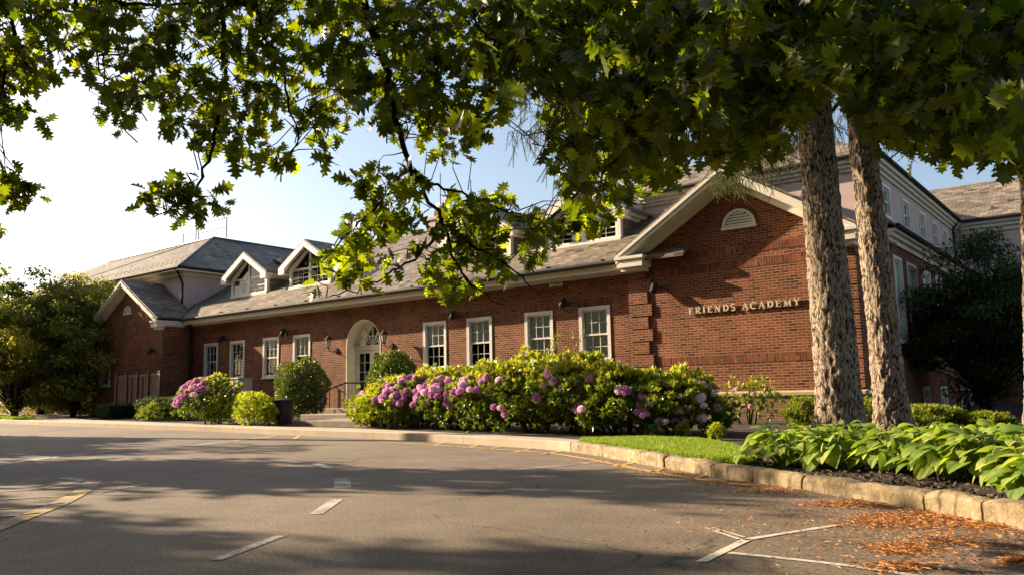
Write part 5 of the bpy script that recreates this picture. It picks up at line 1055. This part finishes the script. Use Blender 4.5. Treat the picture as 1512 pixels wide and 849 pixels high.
BR = [  # px, py, depth runs of the larger branches
 [(560, -420, 6.), (540, -120, 6.3), (532, -20, 6.4), (552, 50, 6.4), (572, 110, 6.4), (588, 190, 6.4), (606, 250, 6.4), (628, 290, 6.4), (655, 332, 6.3), (700, 365, 6.2), (760, 400, 6.1), (800, 440, 6.)],
 [(606, 252, 6.4), (640, 272, 6.5), (680, 285, 6.6), (720, 305, 6.7), (770, 318, 6.8), (850, 340, 6.8)], [(650, 325, 6.3), (632, 365, 6.2), (590, 400, 6.1), (535, 425, 6.), (480, 440, 6.)], [(612, 258, 6.4), (560, 300, 6.2), (520, 340, 6.1), (470, 395, 6.)], [(655, 332, 6.3), (670, 390, 6.2), (700, 425, 6.1), (745, 450, 6.)],
 [(-60, -300, 6.), (10, -60, 6.2), (28, 0, 6.2), (18, 60, 6.2), (4, 120, 6.2), (-5, 200, 6.2), (10, 280, 6.2)], [(80, -200, 6.), (110, 0, 6.4), (145, 90, 6.4), (165, 160, 6.4)], [(20, 0, 6.2), (60, 40, 6.2), (110, 100, 6.2)],
 [(300, -300, 6.), (325, -40, 6.2), (328, 40, 6.2), (332, 110, 6.2), (320, 200, 6.1), (300, 262, 6.), (270, 300, 6.), (225, 322, 6.)], [(360, -40, 6.), (385, 40, 5.9), (420, 110, 5.9), (440, 200, 5.9), (410, 260, 5.9)],
 [(150, 0, 6.3), (220, 8, 6.3), (330, 4, 6.3), (430, -10, 6.3), (520, -60, 6.3)], [(880, -300, 5.5), (890, -40, 5.5), (862, 60, 5.6), (855, 120, 5.7), (820, 190, 6.), (790, 245, 6.2)], [(985, -300, 5.5), (972, -20, 5.6), (965, 80, 5.7), (950, 140, 5.8), (930, 200, 6.), (890, 260, 6.1), (870, 330, 6.1)],
 [(1240, -300, 5.), (1180, -40, 5.2), (1120, 60, 5.4), (1085, 150, 5.7), (1050, 230, 5.9)], [(1440, -200, 4.6), (1452, 0, 4.8), (1462, 60, 4.9), (1465, 110, 5.), (1440, 170, 5.2), (1400, 230, 5.4)], [(1520, 20, 4.6), (1480, 120, 4.8), (1420, 160, 5.), (1360, 190, 5.2), (1310, 240, 5.4)], [(700, -200, 5.), (690, 0, 5.2), (720, 60, 5.3), (745, 110, 5.3)], [(1300, -100, 5.), (1290, 40, 5.2), (1330, 100, 5.4), (1340, 200, 5.6)]]
SAMP = []
for k, b_ in enumerate(BR):
    P_ = np.array([W(*q) for q in b_]); Q = []
    for i in range(len(P_)-1):
        for t in np.linspace(0, 1, 6)[:-1]: Q.append(P_[i]*(1-t)+P_[i+1]*t+rng.normal(size=3)*.012)
    Q.append(P_[-1]); Q = np.array(Q); r0 = (.040 if k == 0 else .026 if len(b_) > 6 else .014); rr = np.linspace(r0, .004, len(Q))
    if b_[0][1] < -90:                      # run back up to the trunk
        up = TB+np.array([-.2, .2, 5.2+.15*(k % 5)]); n0 = Q[0]; mid = (up+n0)/2+[0, 0, .8]; Q = np.concatenate([[up, up*.65+mid*.35+[0, 0, .25], mid, mid*.4+n0*.6+[0, 0, .3]], Q]); rr = np.concatenate([[.10, .085, .065, .05], rr])
    mb = MB(); mb.tube(Q, rr, 6); mb.build('branch', 'oak_bark', oak, smooth=True); SAMP.append(Q[4 if b_[0][1] < -90 else 0:])
SAMP = np.concatenate(SAMP)
def oak_leaves():
    """leaves grow in fans of five to eight at the ends of thin twigs"""
    C_ = []
    def fill(n, x0, x1, y0, y1, test, dr):
        got = 0
        while got < n:
            X = rng.uniform(x0, x1, 4000); Y_ = rng.uniform(y0, y1, 4000); k = test(X, Y_); X = X[k][:n-got]; Y_ = Y_[k][:n-got]
            for x, y in zip(X, Y_):
                d0 = dr[0]+(dr[1]-dr[0])*rng.random()
                if x > 1050: d0 *= .85
                C_.append(W(x, y-14, d0))
            got += len(X)
    fill(1500, -140, 1660, -60, 400, lambda X, Y_: cover(X, Y_+18), (5.6, 7.4))
    fill(950, 480, 1660, -60, 300, lambda X, Y_: cover(X, Y_+25) & ((X > 760) | (rng.random(len(X)) < .45)), (4.4, 8.5))
    fill(620, -400, 1900, -620, -30, lambda X, Y_: Y_ < 2000, (4.6, 8.0))
    fill(9, 0, 80, 255, 335, lambda X, Y_: inpoly(X, Y_, SPR[0]), (6., 6.3)); fill(16, 190, 355, 265, 360, lambda X, Y_: inpoly(X, Y_, SPR[1]), (5.9, 6.3)); fill(120, 450, 910, 250, 460, lambda X, Y_: inpoly(X, Y_, SPR[2]), (5.9, 6.9)); fill(22, 560, 735, 105, 240, lambda X, Y_: inpoly(X, Y_, SPR[3]), (6.3, 7.))
    C_ = np.array(C_); P = []; Dd = []; S = []; U = []; mb = MB()
    for c in C_:
        dist = np.linalg.norm(SAMP-c, axis=1); j = int(np.argsort(dist)[rng.integers(0, 7)]); src = SAMP[j]+rng.normal(size=3)*.03; dv = src-c; L = np.linalg.norm(dv); L = L if L < .6 else .22; dv = dv/(np.linalg.norm(dv)+1e-6)
        q0 = c+dv*L; w1 = rng.normal(size=3)*.05*min(1, L*2); mb.tube([q0, q0*.66+c*.34+w1+[0, 0, .04], q0*.33+c*.67-w1*.6+[0, 0, .03], c], [.0055, .0045, .0035, .002], 4, cap=False)
        m_ = rng.integers(5, 9); uu = rng.random()
        out = -dv+np.array([0, 0, -.35])
        for k in range(m_):
            d = rng.normal(size=3)*.75+out*.8+[0, 0, -.25]; P.append(c+rng.normal(size=3)*.03+dv*rng.uniform(0, .12)); Dd.append(d); S.append(rng.uniform(.10, .17)); U.append(min(1, max(0, uu*.45+rng.random()**1.5*.6)))
    mb.build('twigs', 'oak_bark', oak)
    cloud('leaves', OL[0], OL[1], frames(np.array(Dd), flat=.35), np.array(P), 'oak', oak, sc=np.array(S), u=np.array(U))
oak_leaves()
# nearer sprigs, whose leaves show larger
P = []; Dd = []; S = []
for px, py, dep, n_ in ((705, 95, 3.6, 5), (742, 150, 3.5, 6), (690, 180, 3.8, 4), (1495, 150, 3.2, 6), (1470, 215, 3.4, 5), (1330, 70, 3.6, 5), (1060, 100, 3.8, 5), (880, 90, 3.8, 5), (1210, 110, 3.7, 5)):
    c = W(px, py-20, dep)
    for k in range(n_): P.append(c+rng.normal(size=3)*.03); Dd.append(rng.normal(size=3)*.6+np.array([0, 0, -.7])); S.append(rng.uniform(.12, .17))
cloud('leaves', OL[0], OL[1], frames(np.array(Dd), flat=.4), np.array(P), 'oak', oak, sc=S)

# --- trees out of the frame: some shade the drive, others added to block light
def far_tree(x, y, Hh, r, low, n, lab, mat='treeleaf', clr=.95): tree('shade_tree', lab, (x, y, GZ(x, y, -.1)), Hh, (r, r), n, mat, .27, 36, 'shade trees beside the drive', low=low, trunk_r=.2, clr=clr)
#@@TREES
far_tree(-50.5, 15.6, 11.5, 2.7, .2, 9000, 'unseen tall tree added past the far left corner to shade the left wing')  # added out of view to put the left wing in shade
far_tree(-25.6, 8.5, 20.5, 2.2, .74, 9000, 'unseen tall tree added outside the left edge, its high crown shading the spruce trunks', clr=1.3)  # added out of view; its crown keeps sun off the upper spruce trunks
far_tree(-21.6, 3.1, 8.2, 1.0, .35, 5200, 'slender shade tree left of the camera across the drive')
far_tree(-32.5, 4.0, 8.6, 2.6, .3, 7000, 'broad shade tree far to the left across the drive')
far_tree(-22.2, -1.6, 9.0, 1.15, .25, 5200, 'shade tree behind and left of the camera')
# unseen tree row added behind the camera: blocks sky light on the facade, darkens window reflections
tw = [tree('shade_tree', 'big dense unseen tree added behind the camera to block sky light', (-12, -17, 0), 21 + k, (4.6, 4.2), 22000, 'darkleaf', .6, 80, 'unseen tree row added to block sky light', low=.04, trunk_r=.35, clr=2.1) for k in (0, 2)]
spots = [(x + 2*math.sin(i*2.3), -9.5 - .05*abs(x+10) - 5*(i % 2), i) for i, x in enumerate(range(-62, 30, 6))]
for x, y, i in spots:
    c = copy_tree(tw[i % 2]); c.location = (x, y, -.1); c.rotation_euler.z = i*1.7
for t_ in tw:
    for ch in list(t_.children): bpy.data.objects.remove(ch)
    bpy.data.objects.remove(t_)

# ================================================================== SKY AND SUN
SUNV = Vector((5, 1.15, -2.2)).normalized(); el = math.asin(-SUNV.z); az = math.atan2(-SUNV.x, -SUNV.y)
w = bpy.data.worlds.new('World'); bpy.context.scene.world = w; w.use_nodes = True; nt = w.node_tree; nt.nodes.clear()
sk = nt.nodes.new('ShaderNodeTexSky'); sk.sky_type = 'NISHITA'; sk.sun_disc = False; sk.sun_elevation = el; sk.sun_rotation = az % (2*math.pi); sk.altitude = 0; sk.air_density = 1.; sk.dust_density = 2.2; sk.ozone_density = .4
bg = nt.nodes.new('ShaderNodeBackground'); bg.inputs[1].default_value = .07; ou = nt.nodes.new('ShaderNodeOutputWorld'); nt.links.new(sk.outputs[0], bg.inputs[0]); nt.links.new(bg.outputs[0], ou.inputs[0])
sl = bpy.data.lights.new('sun', 'SUN'); sl.energy = 5.; sl.angle = R(.5); sl.color = (1., .80, .56); so = bpy.data.objects.new('sun', sl); COL.objects.link(so); so.rotation_euler = SUNV.to_track_quat('-Z', 'Y').to_euler()
sc_ = bpy.context.scene; sc_.view_settings.view_transform = 'Standard'; sc_.view_settings.look = 'None'; sc_.view_settings.exposure = 1.58; sc_.view_settings.gamma = 1
sc_.render.engine = 'CYCLES'; sc_.cycles.max_bounces = 5; sc_.cycles.diffuse_bounces = 2; sc_.cycles.transparent_max_bounces = 8; sc_.cycles.use_denoising = True
